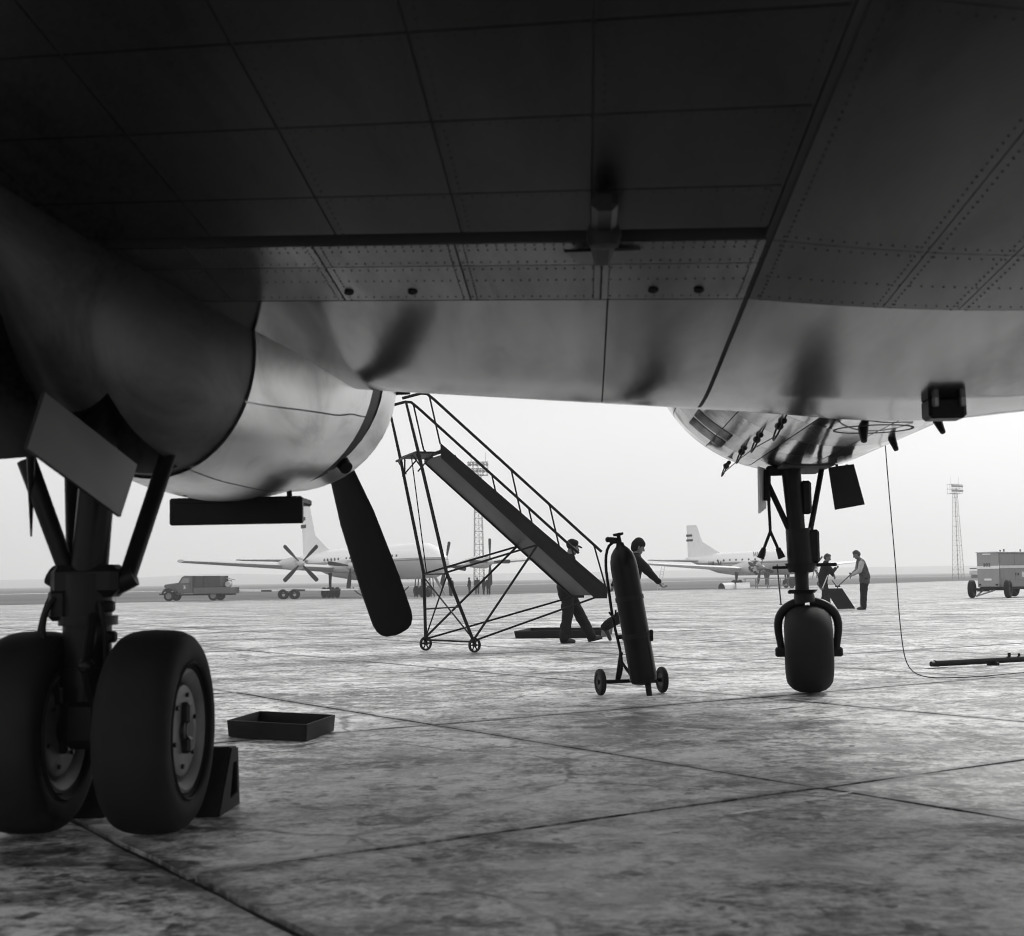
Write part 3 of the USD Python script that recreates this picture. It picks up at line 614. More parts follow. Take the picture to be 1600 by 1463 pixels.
for s, zz in ((-1, 1.20), (1, 1.20)): obj('link_arm', [tube((HX - .31, HY - .02, 1.44), (HX - .31 + .085 * s, HY - .02, zz + .03), .014), tube((HX - .31 + .062 * s, HY - .02, zz + .09), (HX - .31 + .095 * s, HY - .02, zz), .022, .035)], gearm, tl)
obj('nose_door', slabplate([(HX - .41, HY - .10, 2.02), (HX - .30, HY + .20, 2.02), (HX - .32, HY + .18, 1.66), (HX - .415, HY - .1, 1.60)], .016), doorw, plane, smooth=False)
nd2 = obj('nose_door', slabplate([(2.20, 12.12, 2.00), (2.43, 12.16, 2.03), (2.515, 12.16, 1.665), (2.245, 12.12, 1.62)], .016), blackm, plane, smooth=False)
for s in (.30, .40): obj('door_rib', tube((HX + s - .01, HY - .09 + (s - .24) * .5, 2.03), (HX + s + .04, HY - .09 + (s - .24) * .5, 1.72), .012), darkpaint, nd2)

# ------------------------------------------------------------------ cable and bar on the apron
cab = obj('hanging_cable', pipe(curve([(3.10 + .74 - .02, 13.70, 2.55), (3.13 + .72, 13.72, 1.9), (3.17 + .73, 13.75, 1.0), (3.92, 13.7, .35), (3.98, 13.6, .07), (4.25, 13.4, .012), (4.7, 13.55, .012), (5.3, 13.95, .012)], 70), .0055, 6), cablem, smooth=True)
tag(cab, 'thin cable hanging from the belly of the airliner and curling onto the apron', 'cable')
tb = thing('ground_bar', 'long black steel bar lying on the apron at the right edge', 'bar', (4.56, 14.86, 0), math.degrees(math.atan2(.59, 1.24)))
obj('bar', [tube((.05, 0, .055), (2.6, 0, .055), .036, .036, 12), tube((0, 0, .05), (.1, 0, .05), .03, .036, 10)], blackm, tb)
for x in (.9, 1.9): obj('foot', box((x, 0, .02), (.05, .16, .04), bev=.008), blackm, tb)
obj('lug', [tube((1.15, 0, .08), (1.15, 0, .13), .018), tube((1.30, 0, .08), (1.30, 0, .12), .014)], blackm, tb)

# ------------------------------------------------------------------ chocks and drip trays
def chock(label, loc, rz):
    t = thing('wheel_chock', label, 'chock', loc, rz)
    side = Polygon([(0, 0), (.36, 0), (.33, .27), (.22, .28)]); hole = Polygon([(.20, .06), (.31, .07), (.30, .20), (.25, .20)]).buffer(.01)
    for s in (-1, 1):
        m = trimesh.creation.extrude_polygon(side.difference(hole), .012, engine='earcut')
        m.apply_transform(A([[1, 0, 0, 0], [0, 0, -1, s * .12], [0, 1, 0, 0], [0, 0, 0, 1]])); m.fix_normals(); obj('side_plate', m, chockm, t, smooth=False)
    obj('ramp_plate', slabplate([(0, -.12, .0), (0, .11, .0), (.22, .11, .28), (.22, -.12, .28)], .012), chockm, t, smooth=False)
    obj('top_plate', slabplate([(.22, -.12, .28), (.22, .11, .28), (.335, .11, .27), (.335, -.12, .27)], .012), chockm, t, smooth=False)
    obj('back_plate', slabplate([(.36, -.12, .0), (.36, .11, .0), (.333, .11, .27), (.333, -.12, .27)], .012), chockm, t, smooth=False)
    return t
lw = lambda x, y, z=0: (x * math.cos(math.radians(3)) + y * math.sin(math.radians(3)), -x * math.sin(math.radians(3)) + y * math.cos(math.radians(3)), z)
chock('dark steel wheel chock wedged in front of the nearest main wheel', lw(-1.80, 6.10), 87 + 0)
chock('dark steel wheel chock under the left main wheel, half hidden by the leg', lw(-2.33, 6.10), 87)
def tray(label, cs, h, group=None):
    c = A(cs, float); o = c.mean(0); t = thing('drip_tray', label, 'drip tray', (*o, 0)); q = c - o
    obj('floor', slabplate([[*p, .012] for p in q], .006), trayin, t, smooth=False)
    for k in range(4):
        a, b = q[k], q[(k + 1) % 4]; n = unit([-(b - a)[1], (b - a)[0]]) * .02
        obj('side', slabplate([[*(a - n * 0), .004], [*(b - n * 0), .004], [*(b * 1.03), h], [*(a * 1.03), h]], .008), traym, t, smooth=False)
    return t
a_, b_, d_ = A([-1.97, 9.34]), A([-1.39, 8.99]), A([-1.29, 9.60])
tray('shallow square black drip tray on the apron beyond the main wheels', [a_, b_, d_, a_ + d_ - b_], .115)
a_, b_, d_ = A([.02, 23.95]), A([1.50, 23.70]), A([1.80, 25.1])
tray('low wide drip tray behind the feet of the capped man under the stairs', [a_, b_, d_, a_ + d_ - b_], .13)

# ------------------------------------------------------------------ gas cylinder and trolley
GXc, GYc = 1.02, 12.05
# foot on the ground at (1.13,12.01); axle behind it; everything leans to the left
trol = thing('cylinder_trolley', 'two-wheeled dark trolley carrying the tall gas cylinder', 'trolley', (1.05, 12.1, 0), 0)
foot, axl, axr = A([.08, -.10, 0]), A([-.29, .04, .12]), A([.28, .20, .12])
axm = (axl + axr) / 2
obj('axle', tube(axl, axr, .018), blackm, trol)
top_h = A([-.26, .0, 1.40]) 
obj('frame', [pipe(curve([axm + [-.12, 0, 0], A([-.10, .02, .34]), A([-.155, .02, .62]), A([-.205, .02, 1.0]), A([-.215, .02, 1.25]), A([-.19, .02, 1.33]), A([-.10, .03, 1.37])], 30), .014, 8),
              tube(axm + [-.13, 0, 0], (-.10, .02, .38), .018), tube((-.10, .02, .30), (.02, 0, .12), .014), pipe(curve([A([-.2, .02, .74]), A([-.155, -.02, .70]), A([-.145, -.04, .76])], 10), .009, 6)], blackm, trol, smooth=True)
obj('cradle', [tube((.135, -.08, .0), (.12, -.04, .17), .026, .03), box((.09, .0, .13), (.24, .2, .03), bev=.008)], blackm, trol); obj('bracket', tube((-.12, .02, .52), (-.02, 0, .52), .022), blackm, trol)
w3 = unit(axr - axl)
for c in (axl, axr):
    w = obj('wheel', lathe(tyre_prof(.118, .05, .06), c, w3, 28), rubber, trol, smooth=50)
    obj('rim', lathe([(-.02, .062), (-.012, .02), (-.03, .018), (-.03, .001)], c, w3, 18), darkpaint, w); obj('rim', lathe([(.02, .062), (.012, .02), (.03, .018), (.03, .001)], c, w3, 18), darkpaint, w)
gc = thing('gas_cylinder', 'tall dark gas cylinder strapped upright on the two-wheeled trolley', 'gas cylinder', (1.05, 12.1, 0), 0)
cb, ct = A([.10, -.03, .10]), A([-.09, -.03, 1.33]); axc = unit(ct - cb); Lc = np.linalg.norm(ct - cb)
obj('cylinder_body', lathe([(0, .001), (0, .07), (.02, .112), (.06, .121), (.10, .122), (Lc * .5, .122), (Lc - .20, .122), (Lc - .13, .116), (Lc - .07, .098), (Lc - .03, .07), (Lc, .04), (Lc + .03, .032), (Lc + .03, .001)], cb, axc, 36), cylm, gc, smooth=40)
for s in (.35, .62): obj('strap', lathe([(Lc * s - .02, .124), (Lc * s - .02, .129), (Lc * s + .02, .129), (Lc * s + .02, .124)], cb, axc, 36), blackm, gc)
obj('strap_lug', box(cb + axc * Lc * .35 + [.135, 0, 0], (.03, .06, .10), bev=.006), blackm, gc)
vt = cb + axc * (Lc + .03)
vl = obj('valve', [tube(vt - axc * .01, vt + axc * .06, .020, .018), tube(vt + axc * .03, vt + axc * .03 + A([-.09, 0, .01]), .016, .014), ball(vt + axc * .03 + A([-.10, 0, .0]), .026, 1)], blackm, gc)
obj('hand_wheel', [lathe([(0, .015), (.006, .045), (.02, .05), (.028, .045), (.028, .001)], vt + axc * .06, axc, 16)], blackm, vl)
obj('gauge', lathe([(0, .001), (0, .03), (.02, .03), (.02, .001)], vt + axc * .0 + A([-.07, -.02, .02]), (0, -1, 0), 14), blackm, vl)

# ------------------------------------------------------------------ boarding stairs (lower end lifted by the two men)
st = thing('boarding_stairs', 'steep tubular boarding stairs on small spoked wheels, lower end lifted', 'stairs', (-0.62, 19.6, 0), 0)
S3, W3 = A([.949, .316, 0]), A([.316, -.949, 0]); SW = .95
def sp(s, z, off=0.0): return S3 * s - W3 * off + A([0, 0, z])
legs = {0: [(.04, .12), (-.37, 1.16), (-.77, 2.90), (-.95, 3.64)], SW: [(-.44, .12), (-.46, 1.15), (-.80, 2.86), (-.97, 3.64)]}
for o, L_ in legs.items():
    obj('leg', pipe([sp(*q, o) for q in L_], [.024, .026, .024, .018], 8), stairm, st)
    obj('handrail', pipe([sp(-1.0, 3.68, o), sp(-.72, 3.76, o), sp(-.63, 3.755, o), sp(-.52, 3.67, o), sp(2.05, 1.44, o)], .022, 8), stairm, st)
    for a, b in (((-.60, 3.74), (-.44, 3.02)), ((.64, 2.66), (.78, 2.02)), ((1.23, 2.15), (1.38, 1.50)), ((1.93, 1.54), (2.12, .86))):
        obj('rail_post', tube(sp(*a, o), sp(*b, o), .014, n=6), stairm, st)
    obj('stringer', trimesh.convex.convex_hull(A([sp(*q, o) + W3 * e for q in ((-.44, 3.04), (-.43, 2.82), (1.93, .74), (2.12, .74), (2.14, .90)) for e in (-.012, .012)])), stairs2, st, smooth=False)
    obj('base_rod', tube(sp(L_[0][0] + .03, .18, o), sp(1.98, .77, o), .016, n=6), stairm, st)
    obj('mid_rod', tube(sp(*L_[1], o), sp(1.03, 1.55, o), .016, n=6), stairm, st)
    obj('diagonal_rod', tube(sp(L_[0][0], .2, o), sp(1.04, 1.56, o), .018, n=6), stairm, st)
obj('soffit_panel', slabplate([sp(-.44, 2.86, .02), sp(1.92, .79, .02), sp(1.92, .79, SW - .02), sp(-.44, 2.86, SW - .02)], .012), stairp, st, smooth=False)
for k in range(11):
    s_ = -.30 + k * .21; z_ = 2.86 - (s_ + .30) * .872
    c_ = sp(s_, z_, SW / 2); obj('tread', box(c_, (.20, SW - .04, .022), rz=18.4), stairp, st, smooth=False)
obj('platform', box(sp(-.62, 2.90, SW / 2), (.38, SW - .02, .03), rz=18.4), stairs2, st, smooth=False)
obj('platform_beam', [tube(sp(-.43, 2.93, -.02), sp(-.47, 2.90, SW + .12), .018, n=6), tube(sp(-.79, 2.90, -.02), sp(-.82, 2.87, SW + .20), .018, n=6)], stairm, st)
for o in (0, SW):
    obj('beam_strut', [tube(sp(-.78, 2.62, o), sp(-.55, 2.88, o), .012, n=6), tube(sp(-.72, 2.66, o), sp(-.80, 2.88, o + (.2 if o else -.0)), .012, n=6), tube(sp(-.74, 2.70, o), sp(-.80, 2.88, o - (.25 if o else -.25)), .012, n=6)], stairm, st)
cr = legs
obj('cross_brace', [tube(sp(-.37, 1.10, 0), sp(-.44, .2, SW), .013, n=6), tube(sp(-.46, 1.10, SW), sp(.03, .18, 0), .013, n=6), tube(sp(-.17, .66, 0), sp(-.45, .62, SW), .013, n=6), tube(sp(.03, .15, 0), sp(-.44, .16, SW), .016, n=6), tube(sp(-.40, 1.14, 0), sp(-.46, 1.14, SW), .013, n=6)], stairm, st)
obj('tie_rod', tube(sp(-.79, 2.86, SW * .35), sp(-.44, 1.14, SW * .9), .009, n=6), stairm, st)
for (s_, z_), o in (((.04, .105), 0), ((-.44, .105), SW)):
    c = sp(s_, z_, o); ax_ = unit(W3 + S3 * .35)
    w = obj('wheel', lathe([(-.02, .080), (-.022, .098), (-.012, .106), (.012, .106), (.022, .098), (.02, .080), (-.02, .080)], c, ax_, 28), rubber, st, smooth=50)
    u, v_, _ = frame(c, c + ax_)
    obj('spokes', [tube(c, c + (u * math.cos(q) + v_ * math.sin(q)) * .082, .010, n=6) for q in np.linspace(0, 2 * np.pi, 6, endpoint=False)] + [tube(c - ax_ * .03, c + ax_ * .03, .024, n=10)], blackm, w)
    obj('caster_fork', [tube(c + ax_ * .03, c + A([0, 0, .12]) + ax_ * .0, .012, n=6), tube(c - ax_ * .03, c + A([0, 0, .12]), .012, n=6)], stairm, st)

# ------------------------------------------------------------------ people
SPH = trimesh.creation.icosphere(1, 1.0).vertices
def hull2(p, r, q, s): return m3.Manifold.hull_points(np.vstack([A(p) + SPH * r, A(q) + SPH * s]).tolist())
def hulln(*prs): return m3.Manifold.hull_points(np.vstack([A(p) + SPH * A(r) for p, r in prs]).tolist())
def soft(parts, ref=.035, it=6):
    m = parts[0]
    for q in parts[1:]: m = m + q
    t = totri(m.refine_to_length(ref)); t.merge_vertices(); trimesh.smoothing.filter_taubin(t, iterations=it); return t
def folds(t, amp=.010, sc=9.0, seed=1):
    n = t.vertex_normals; v = np.asarray(t.vertices); k = meshkit.fbm(v * [sc, sc, sc * 1.7], 3, seed) - .5
    return trimesh.Trimesh(v + n * (k * 2 * amp)[:, None], t.faces, process=False)
def hand(w, d, side, ref):
    """palm, four unequal curled fingers and a thumb at wrist w along d; side: unit vector towards the thumb"""
    d = unit(d); s = unit(A(side) - d * (A(side) @ d)); n = np.cross(d, s); w = A(w, float); out = []
    out.append(hulln((w, .024), (w + d * .05 + s * .025, .020), (w + d * .085 + s * .028, .016), (w + d * .085 - s * .028, .015), (w + d * .045 - s * .022, .018)))
    for k, (o, L_) in enumerate(((.030, .070), (.010, .080), (-.010, .074), (-.030, .058))):
        a = w + d * .085 + s * o; b = a + (d * .8 + n * .6) * L_ * .5; c = b + (d * .25 + n * .97) * L_ * .5
        out += [hull2(a, .0105, b, .0095), hull2(b, .0095, c, .008)]
    a = w + d * .025 + s * .025; b = a + (d * .6 + s * .7 + n * .3) * .04; c = b + (d * .9 + n * .5) * .03
    out += [hull2(a, .013, b, .011), hull2(b, .011, c, .009)]
    return out
def person(label, loc, rz, J, top=cloth_n, legs_=cloth_d, sleeves=None, hat=None, fine=True, vest=None, group=None, hood=False, apron_=False):
    """J: joints, x ahead, y left, z up"""
    t = thing('person', label, 'person', loc, rz, group)
    g = lambda k: A(J[k], float); ref = .03 if fine else .07
    hd, nk, ch, pv = g('head'), g('neck'), g('chest'), g('pelvis'); look = unit(A(J.get('look', (1, 0, -.15)))); lat = unit(np.cross([0, 0, 1], look)); hu = np.cross(look, lat)
    H_ = lambda f, l, u_: hd + look * f + lat * l + hu * u_
    body = [hulln((H_(-.015, 0, .03), .088), (H_(.02, 0, .02), .078)), hulln((H_(.02, 0, .0), .072), (H_(.055, 0, -.085), .032), (H_(.03, .03, -.07), .03), (H_(.03, -.03, -.07), .03)), hull2(H_(-.02, 0, -.06), .052, nk, .058),
            hulln((H_(.088, 0, .015), .010), (H_(.112, 0, -.028), .013), (H_(.085, 0, -.03), .014)), hull2(H_(-.0, .08, .01), .018, H_(.0, .082, -.03), .012), hull2(H_(.0, -.08, .01), .018, H_(.0, -.082, -.03), .012),
            hull2(H_(.082, .022, -.058), .008, H_(.082, -.022, -.058), .008)]
    sh = {s: g('sh' + s) for s in 'LR'}; el = {s: g('el' + s) for s in 'LR'}; wr = {s: g('wr' + s) for s in 'LR'}
    hp = {s: g('hp' + s) for s in 'LR'}; kn = {s: g('kn' + s) for s in 'LR'}; an = {s: g('an' + s) for s in 'LR'}
    body += [hulln((nk, .07), (sh['L'], .055), (sh['R'], .055), (ch, .11)), hulln((ch, .12), (pv, .11), (hp['L'], .08), (hp['R'], .08))]
    for s in 'LR':
        dv = unit(wr[s] - el[s])
        body += [hull2(sh[s], .055, el[s], .042), hull2(el[s], .042, wr[s], .028), hull2(hp[s], .085, kn[s], .055), hull2(kn[s], .055, an[s], .038)]
        if fine: body += hand(wr[s], dv * .8 + A(J.get('hand', (.3, 0, -.5))) * .4, A([.3, 1.0 if s == 'R' else -1.0, .2]), ref)
        else: body.append(hulln((wr[s], .03), (wr[s] + dv * .09, .03), (wr[s] + dv * .15, .018)))
    obj('body', soft(body, ref if fine else .06, 5), skinm, t, smooth=True)
    for s in (.03, -.03):
        if fine: obj('eye', ball(H_(.078, s, .012), .010, 1), hairm, t)
    # clothes
    tor = [hulln((nk + [0, 0, -.02], .085), (sh['L'], .088), (sh['R'], .088), (ch + lat * .05, .145), (ch - lat * .05, .145)), hulln((ch + lat * .05, .15), (ch - lat * .05, .15), (pv + lat * .05 + A([0, 0, .0]), .148), (pv - lat * .05, .148)),
           hulln((pv + lat * .06, .148), (pv - lat * .06, .148), (hp['L'] + [0, 0, -.08], .130), (hp['R'] + [0, 0, -.08], .130))]
    slv = []
    for s in 'LR': slv += [hull2(sh[s], .088, el[s], .070), hull2(el[s], .070, wr[s] - unit(wr[s] - el[s]) * .02, .052)]
    if sleeves is None: obj('jacket', folds(soft(tor + slv, .022 if fine else .06, 3), .016), top, t, smooth=True)
    else:
        obj('jacket', folds(soft(tor, .022, 3), .014), top, t, smooth=True); obj('sleeves', folds(soft([hulln((sh[q_], .07), (sh[q_] * .6 + el[q_] * .4, .06)) for q_ in 'LR'] + slv, .022, 3), .014), sleeves, t, smooth=True)
    tr = [hulln((pv + lat * .05, .115), (pv - lat * .05, .115), (hp['L'], .10), (hp['R'], .10))]
    for s in 'LR': tr += [hull2(hp[s], .118, kn[s], .092), hull2(kn[s], .092, an[s] + [0, 0, .0], .082)]
    obj('trousers', folds(soft(tr, .022 if fine else .06, 3), .018, 8.0, 4), legs_, t, smooth=True)
    for s in 'LR':
        fd = unit(A(J.get('ft' + s, (1, 0, 0)))); a = an[s]
        obj('shoe', soft([hulln((a + [0, 0, -.03], .05), (a + [0, 0, -.055] - fd * .03, .036), (a + fd * .16 + A([0, 0, -.062]), .030), (a + fd * .10 + A([0, 0, -.045]), .038))], .04, 2), leather, t, smooth=True)
    if hat == 'cap':
        obj('cap', cat([soft([hulln((H_(-.01, 0, .075), (.098, .098, .06)), (H_(-.02, 0, .045), .10))], .03, 3), soft([hulln((H_(.09, .04, .045), .012), (H_(.09, -.04, .045), .012), (H_(.145, .025, .03), .010), (H_(.145, -.025, .03), .010))], .03, 1)]), cloth_d, t, smooth=True)
    elif hat == 'knit':
        obj('knit_cap', soft([hulln((H_(-.01, 0, .075), .098), (H_(-.03, 0, .03), .100), (H_(.04, 0, .065), .07), (H_(-.05, 0, -.03), .07))], .03, 3), cloth_d, t, smooth=True)
    else:
        obj('hair', soft([hulln((H_(-.02, 0, .05), .095), (H_(-.045, 0, .0), .085), (H_(.035, 0, .085), .05))], .035 if fine else .06, 2), hairm, t, smooth=True)
    if apron_:
        obj('bib', soft([hulln((pv + [.0, .06, -.28], .13), (pv + [0, -.06, -.28], .13), (pv + [.01, .06, .02], .135), (pv + [.01, -.06, .02], .135))], ref), legs_, t, smooth=True)
    return t
walker = dict(head=(.11, 0, 1.55), look=(1, .1, -.25), neck=(.06, 0, 1.40), chest=(.03, 0, 1.20), pelvis=(-.01, 0, .90), shL=(.04, .19, 1.33), shR=(.05, -.19, 1.33), elL=(.18, .24, 1.08), elR=(.16, -.24, 1.06), wrL=(.40, .20, 1.02), wrR=(.38, -.20, .98),
              hpL=(0, .09, .86), hpR=(-.01, -.09, .86), knL=(.20, .10, .49), anL=(.40, .10, .10), knR=(.0, -.10, .47), anR=(-.07, -.10, .09), ftL=(1, 0, .22))
person('man in a dark cap and jacket striding under the lower end of the boarding stairs', (.86, 22.0, 0), 4, walker, cloth_d, cloth_n, hat='cap')
hooded = dict(head=(.14, 0, 1.54), look=(1, 0, -.3), neck=(.10, 0, 1.40), chest=(.05, 0, 1.20), pelvis=(-.01, 0, .90), shL=(.07, .19, 1.34), shR=(.09, -.19, 1.34), elL=(-.12, .27, 1.12), elR=(.28, -.26, 1.12), wrL=(-.26, .27, .92), wrR=(.44, -.24, .96),
              hpL=(-.01, .09, .86), hpR=(0, -.09, .86), knL=(-.06, .10, .48), anL=(-.42, .10, .24), knR=(.08, -.10, .48), anR=(.02, -.10, .09), ftL=(.45, 0, -.9), hand=(.3, 0, -.8))
person('man in a dark jacket walking behind the gas cylinder, arm swung forward', (1.93, 22.3, 0), 2, hooded, cloth_d, cloth_d, hat='knit')
overall = dict(head=(.10, .0, 1.56), look=(1, -.2, -.4), neck=(.05, 0, 1.43), chest=(.02, 0, 1.22), pelvis=(-.06, 0, .95), shL=(.03, .19, 1.36), shR=(.04, -.19, 1.36), elL=(.16, .27, 1.12), elR=(.24, -.26, 1.12), wrL=(.27, .08, 1.0), wrR=(.34, -.12, 1.22),
               hpL=(-.06, .10, .90), hpR=(-.06, -.10, .90), knL=(-.02, .13, .49), anL=(-.10, .15, .09), knR=(.03, -.11, .49), anR=(.08, -.11, .09))
person('worker in long dark overalls beside the nose wheel, holding a pale broom handle', (9.78, 42.4, 0), -15, overall, cloth_d, cloth_n, apron_=True)
vest = dict(head=(.14, 0, 1.60), look=(1, 0, -.5), neck=(.06, 0, 1.46), chest=(.0, 0, 1.25), pelvis=(-.08, 0, .96), shL=(.03, .19, 1.39), shR=(.03, -.19, 1.39), elL=(.12, .25, 1.13), elR=(.10, -.25, 1.12), wrL=(.30, .12, 1.02), wrR=(.22, -.14, 1.08),
            hpL=(-.07, .10, .91), hpR=(-.07, -.10, .91), knL=(-.02, .11, .50), anL=(.0, .11, .09), knR=(-.04, -.11, .49), anR=(-.02, -.11, .09))
person('bare-headed worker in dark vest and pale sleeves at right, leaning on a long handle', (10.20, 39.5, 0), 178, vest, cloth_m, cloth_n, sleeves=cloth_l)
tp_ = thing('tipped_tray', 'dark sheet-metal tray stood tilted on its edge between the two workers', 'tray', (9.72, 40.2, 0), 0)
dn_ = A([-.62, .10, 1.0]); q0 = [A([-.10, .0, .015]), A([.42, .0, .015])]; q1 = [p + A([-.34, .12, .60]) for p in q0]
obj('panel', slabplate([q0[0], q0[1], q1[1], q1[0]], .02), traym, tp_, smooth=False)
for a, b in ((q0[0], q1[0]), (q0[1], q1[1]), (q0[0], q0[1]), (q1[0], q1[1])): obj('rim', slabplate([a, b, b + A([.02, .09, .0]), a + A([.02, .09, .0])], .012), traym, tp_, smooth=False)
obj('handle', tube((-.02, .12, .60), (-.20, .16, .86), .014, n=8), darkpaint, tp_)
hs = thing('push_scraper', 'long-handled scraper held down by the worker in the vest', 'scraper', (9.62, 40.0, .62), 0)
obj('pole', tube((.0, 0, .08), (.42, -.42, .54), .017, n=8), woodm, hs); obj('head', box((-.02, .02, .07), (.16, .04, .05), rz=-40, bev=.01), darkpaint, hs)
brm = thing('pale_pole', 'short pale broom handle held by the worker in overalls', 'broom handle', (9.62, 42.0, .0), 0)
obj('handle', tube((.16, -.02, 1.02), (-.03, -.05, .62), .016, n=8), palegrey, brm); obj('broom_head', box((-.05, -.05, .60), (.10, .05, .06), bev=.01), woodm, brm)
stand = dict(head=(.03, 0, 1.60), look=(1, 0, -.1), neck=(0, 0, 1.45), chest=(0, 0, 1.25), pelvis=(0, 0, .96), shL=(0, .19, 1.38), shR=(0, -.19, 1.38), elL=(-.02, .26, 1.12), elR=(.0, -.26, 1.12), wrL=(.08, .26, .90), wrR=(.1, -.24, .90),
             hpL=(0, .10, .92), hpR=(0, -.10, .92), knL=(.03, .12, .50), anL=(.06, .13, .09), knR=(-.03, -.12, .50), anR=(-.08, -.13, .09))
GZ = -.45
for x, y, rz, lab, m_, b_ in ((-5.93, 127, 60, 'far worker standing right under the nose of the four-engined airliner', cloth_d, cloth_d),
                            (-4.35, 132, 200, 'leftmost far worker of the group beyond the stairs, arms away from the body', cloth_n, cloth_n),
                            (-3.75, 138, 90, 'far worker in paler clothes at the foot of the floodlight mast, second of the group', cloth_m, cloth_m),
                            (-3.0, 134, 30, 'far worker in dark clothes, third of the group beyond the stairs', cloth_d, cloth_n),
                            (-2.5, 133, 250, 'rightmost far worker of the group beyond the stairs', cloth_n, cloth_d)):
    person(lab, (x, y, GZ), rz, stand, m_, b_, fine=False, group='ground crew near the far airliner')
person('far worker standing on the trestle under the twin-engined airliner', (29.0, 154.5, GZ + .35), 90, stand, cloth_m, cloth_m, fine=False)

# ------------------------------------------------------------------ generator trailer at the right edge
gp = thing('generator_trailer', 'boxy grey generator trailer with a white band at the right edge', 'trailer', (19.55, 55.6, float(ground_z(55.6))), -48)
def gbox(x0, x1, y0, y1, z0, z1, b=.02): return box(((x0 + x1) / 2, (y0 + y1) / 2, (z0 + z1) / 2), (x1 - x0, y1 - y0, z1 - z0), bev=b)
# local x across the front, y backwards
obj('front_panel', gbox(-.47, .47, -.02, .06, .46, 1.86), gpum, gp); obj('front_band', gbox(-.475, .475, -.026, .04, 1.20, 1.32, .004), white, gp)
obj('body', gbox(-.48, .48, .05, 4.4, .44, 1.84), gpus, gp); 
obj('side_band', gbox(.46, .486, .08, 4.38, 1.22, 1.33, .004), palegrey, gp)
obj('roof', gbox(-.50, .50, -.04, 4.44, 1.86, 1.90, .01), palegrey, gp)
for y0, y1 in ((.10, 1.30), (1.34, 2.60), (2.64, 4.36)):
    obj('side_panel', gbox(.475, .488, y0, y1, .74, 1.20, .004), gpus, gp); obj('side_panel', gbox(.475, .488, y0, y1, 1.35, 1.80, .004), gpus, gp)
obj('side_vent', gbox(.48, .492, 1.9, 2.3, .84, 1.06, .003), palegrey, gp)
for k in range(3): obj('louvre', gbox(.48, .496, 1.35 + k * .12, 1.40 + k * .12, .92, 1.02, .003), darkpaint, gp)
obj('name_plate', gbox(-.16, .16, -.032, .0, .72, .80, .003), white, gp); obj('top_plate', gbox(-.2, .15, -.032, .0, 1.78, 1.83, .003), white, gp)
tx = meshkit.text_mesh('101', .13, .004, True); tx.apply_translation(-tx.bounds.mean(0)); tx.apply_transform(A([[1, 0, 0, -.02], [0, 0, -1, -.030], [0, 1, 0, 1.36], [0, 0, 0, 1]])); obj('number', tx, blackm, gp, smooth=False)
for sx_ in (-.36, .38): obj('bolt_plate', gbox(sx_ - .05, sx_ + .05, -.03, 0, .52, .58, .004), darkpaint, gp)
obj('chassis', [gbox(-.40, .40, .0, 4.3, .34, .44), tube((-.80, .1, .36), (.80, .1, .36), .05), tube((-.80, 3.6, .36), (.80, 3.6, .36), .05), box((-.1, -.25, .30), (.30, .5, .05), bev=.01)], darkpaint, gp)
obj('draw_bar', [tube((-.25, .0, .32), (.0, -1.0, .10), .03), tube((.25, .0, .32), (.0, -1.0, .10), .03)], midgrey, gp)
for x, y, a in ((-.80, .1, (1, .25, 0)), (.80, .1, (1, .25, 0)), (-.78, 3.6, (1, 0, 0)), (.78, 3.6, (1, 0, 0))):
    w = obj('wheel', lathe(tyre_prof(.375, .21, .2), (x, y, .375), unit(a), 30), rubber, gp, smooth=50)
    for s in (-1, 1): obj('rim', lathe([(s * .065, .20), (s * .05, .17), (s * .02, .12), (s * .05, .07), (s * .05, .001)], (x, y, .375), unit(a), 20), darkpaint, w)
for x, y in ((.1, .9), (.05, 1.3), (.0, 2.8)): obj('roof_cap', tube((x, y, 1.89), (x, y, 1.98 + .04 * (y > 1)), .035), midgrey, gp)

# ------------------------------------------------------------------ truck on the apron edge
tk = thing('bonneted_truck', 'old bonneted grey truck with a covered body parked at the apron edge', 'truck', (-28.3, 121.0, GZ), 171)
# local: x towards the front, y left; the near side faces the camera
def tb_(x0, x1, y0, y1, z0, z1, b=.04): return box(((x0 + x1) / 2, (y0 + y1) / 2, (z0 + z1) / 2), (x1 - x0, y1 - y0, z1 - z0), bev=b)
obj('bonnet', trimesh.convex.convex_hull(A([(3.05, s * .42, z) for s in (-1, 1) for z in (.95, 1.42)] + [(1.55, s * .60, z) for s in (-1, 1) for z in (.85, 1.58)] + [(3.0, s * .3, 1.5) for s in (-1, 1)] + [(1.55, s * .4, 1.66) for s in (-1, 1)])), truckm, tk)
obj('grille', tb_(3.04, 3.09, -.34, .34, .85, 1.38, .02), darkpaint, tk)
cabm = trimesh.convex.convex_hull(A([(1.58, s * .92, .70) for s in (-1, 1)] + [(1.56, s * .90, 1.55) for s in (-1, 1)] + [(1.22, s * .84, 2.12) for s in (-1, 1)] + [(1.0, s * .80, 2.24) for s in (-1, 1)] + [(.22, s * .84, 2.22) for s in (-1, 1)] + [(.16, s * .92, .70) for s in (-1, 1)]))
cb_ = obj('cab', cabm, truckm, tk)
obj('windscreen', slabplate([(1.545, -.72, 1.62), (1.545, .72, 1.62), (1.30, .68, 2.06), (1.30, -.68, 2.06)], .03), glassl, cb_, smooth=False)
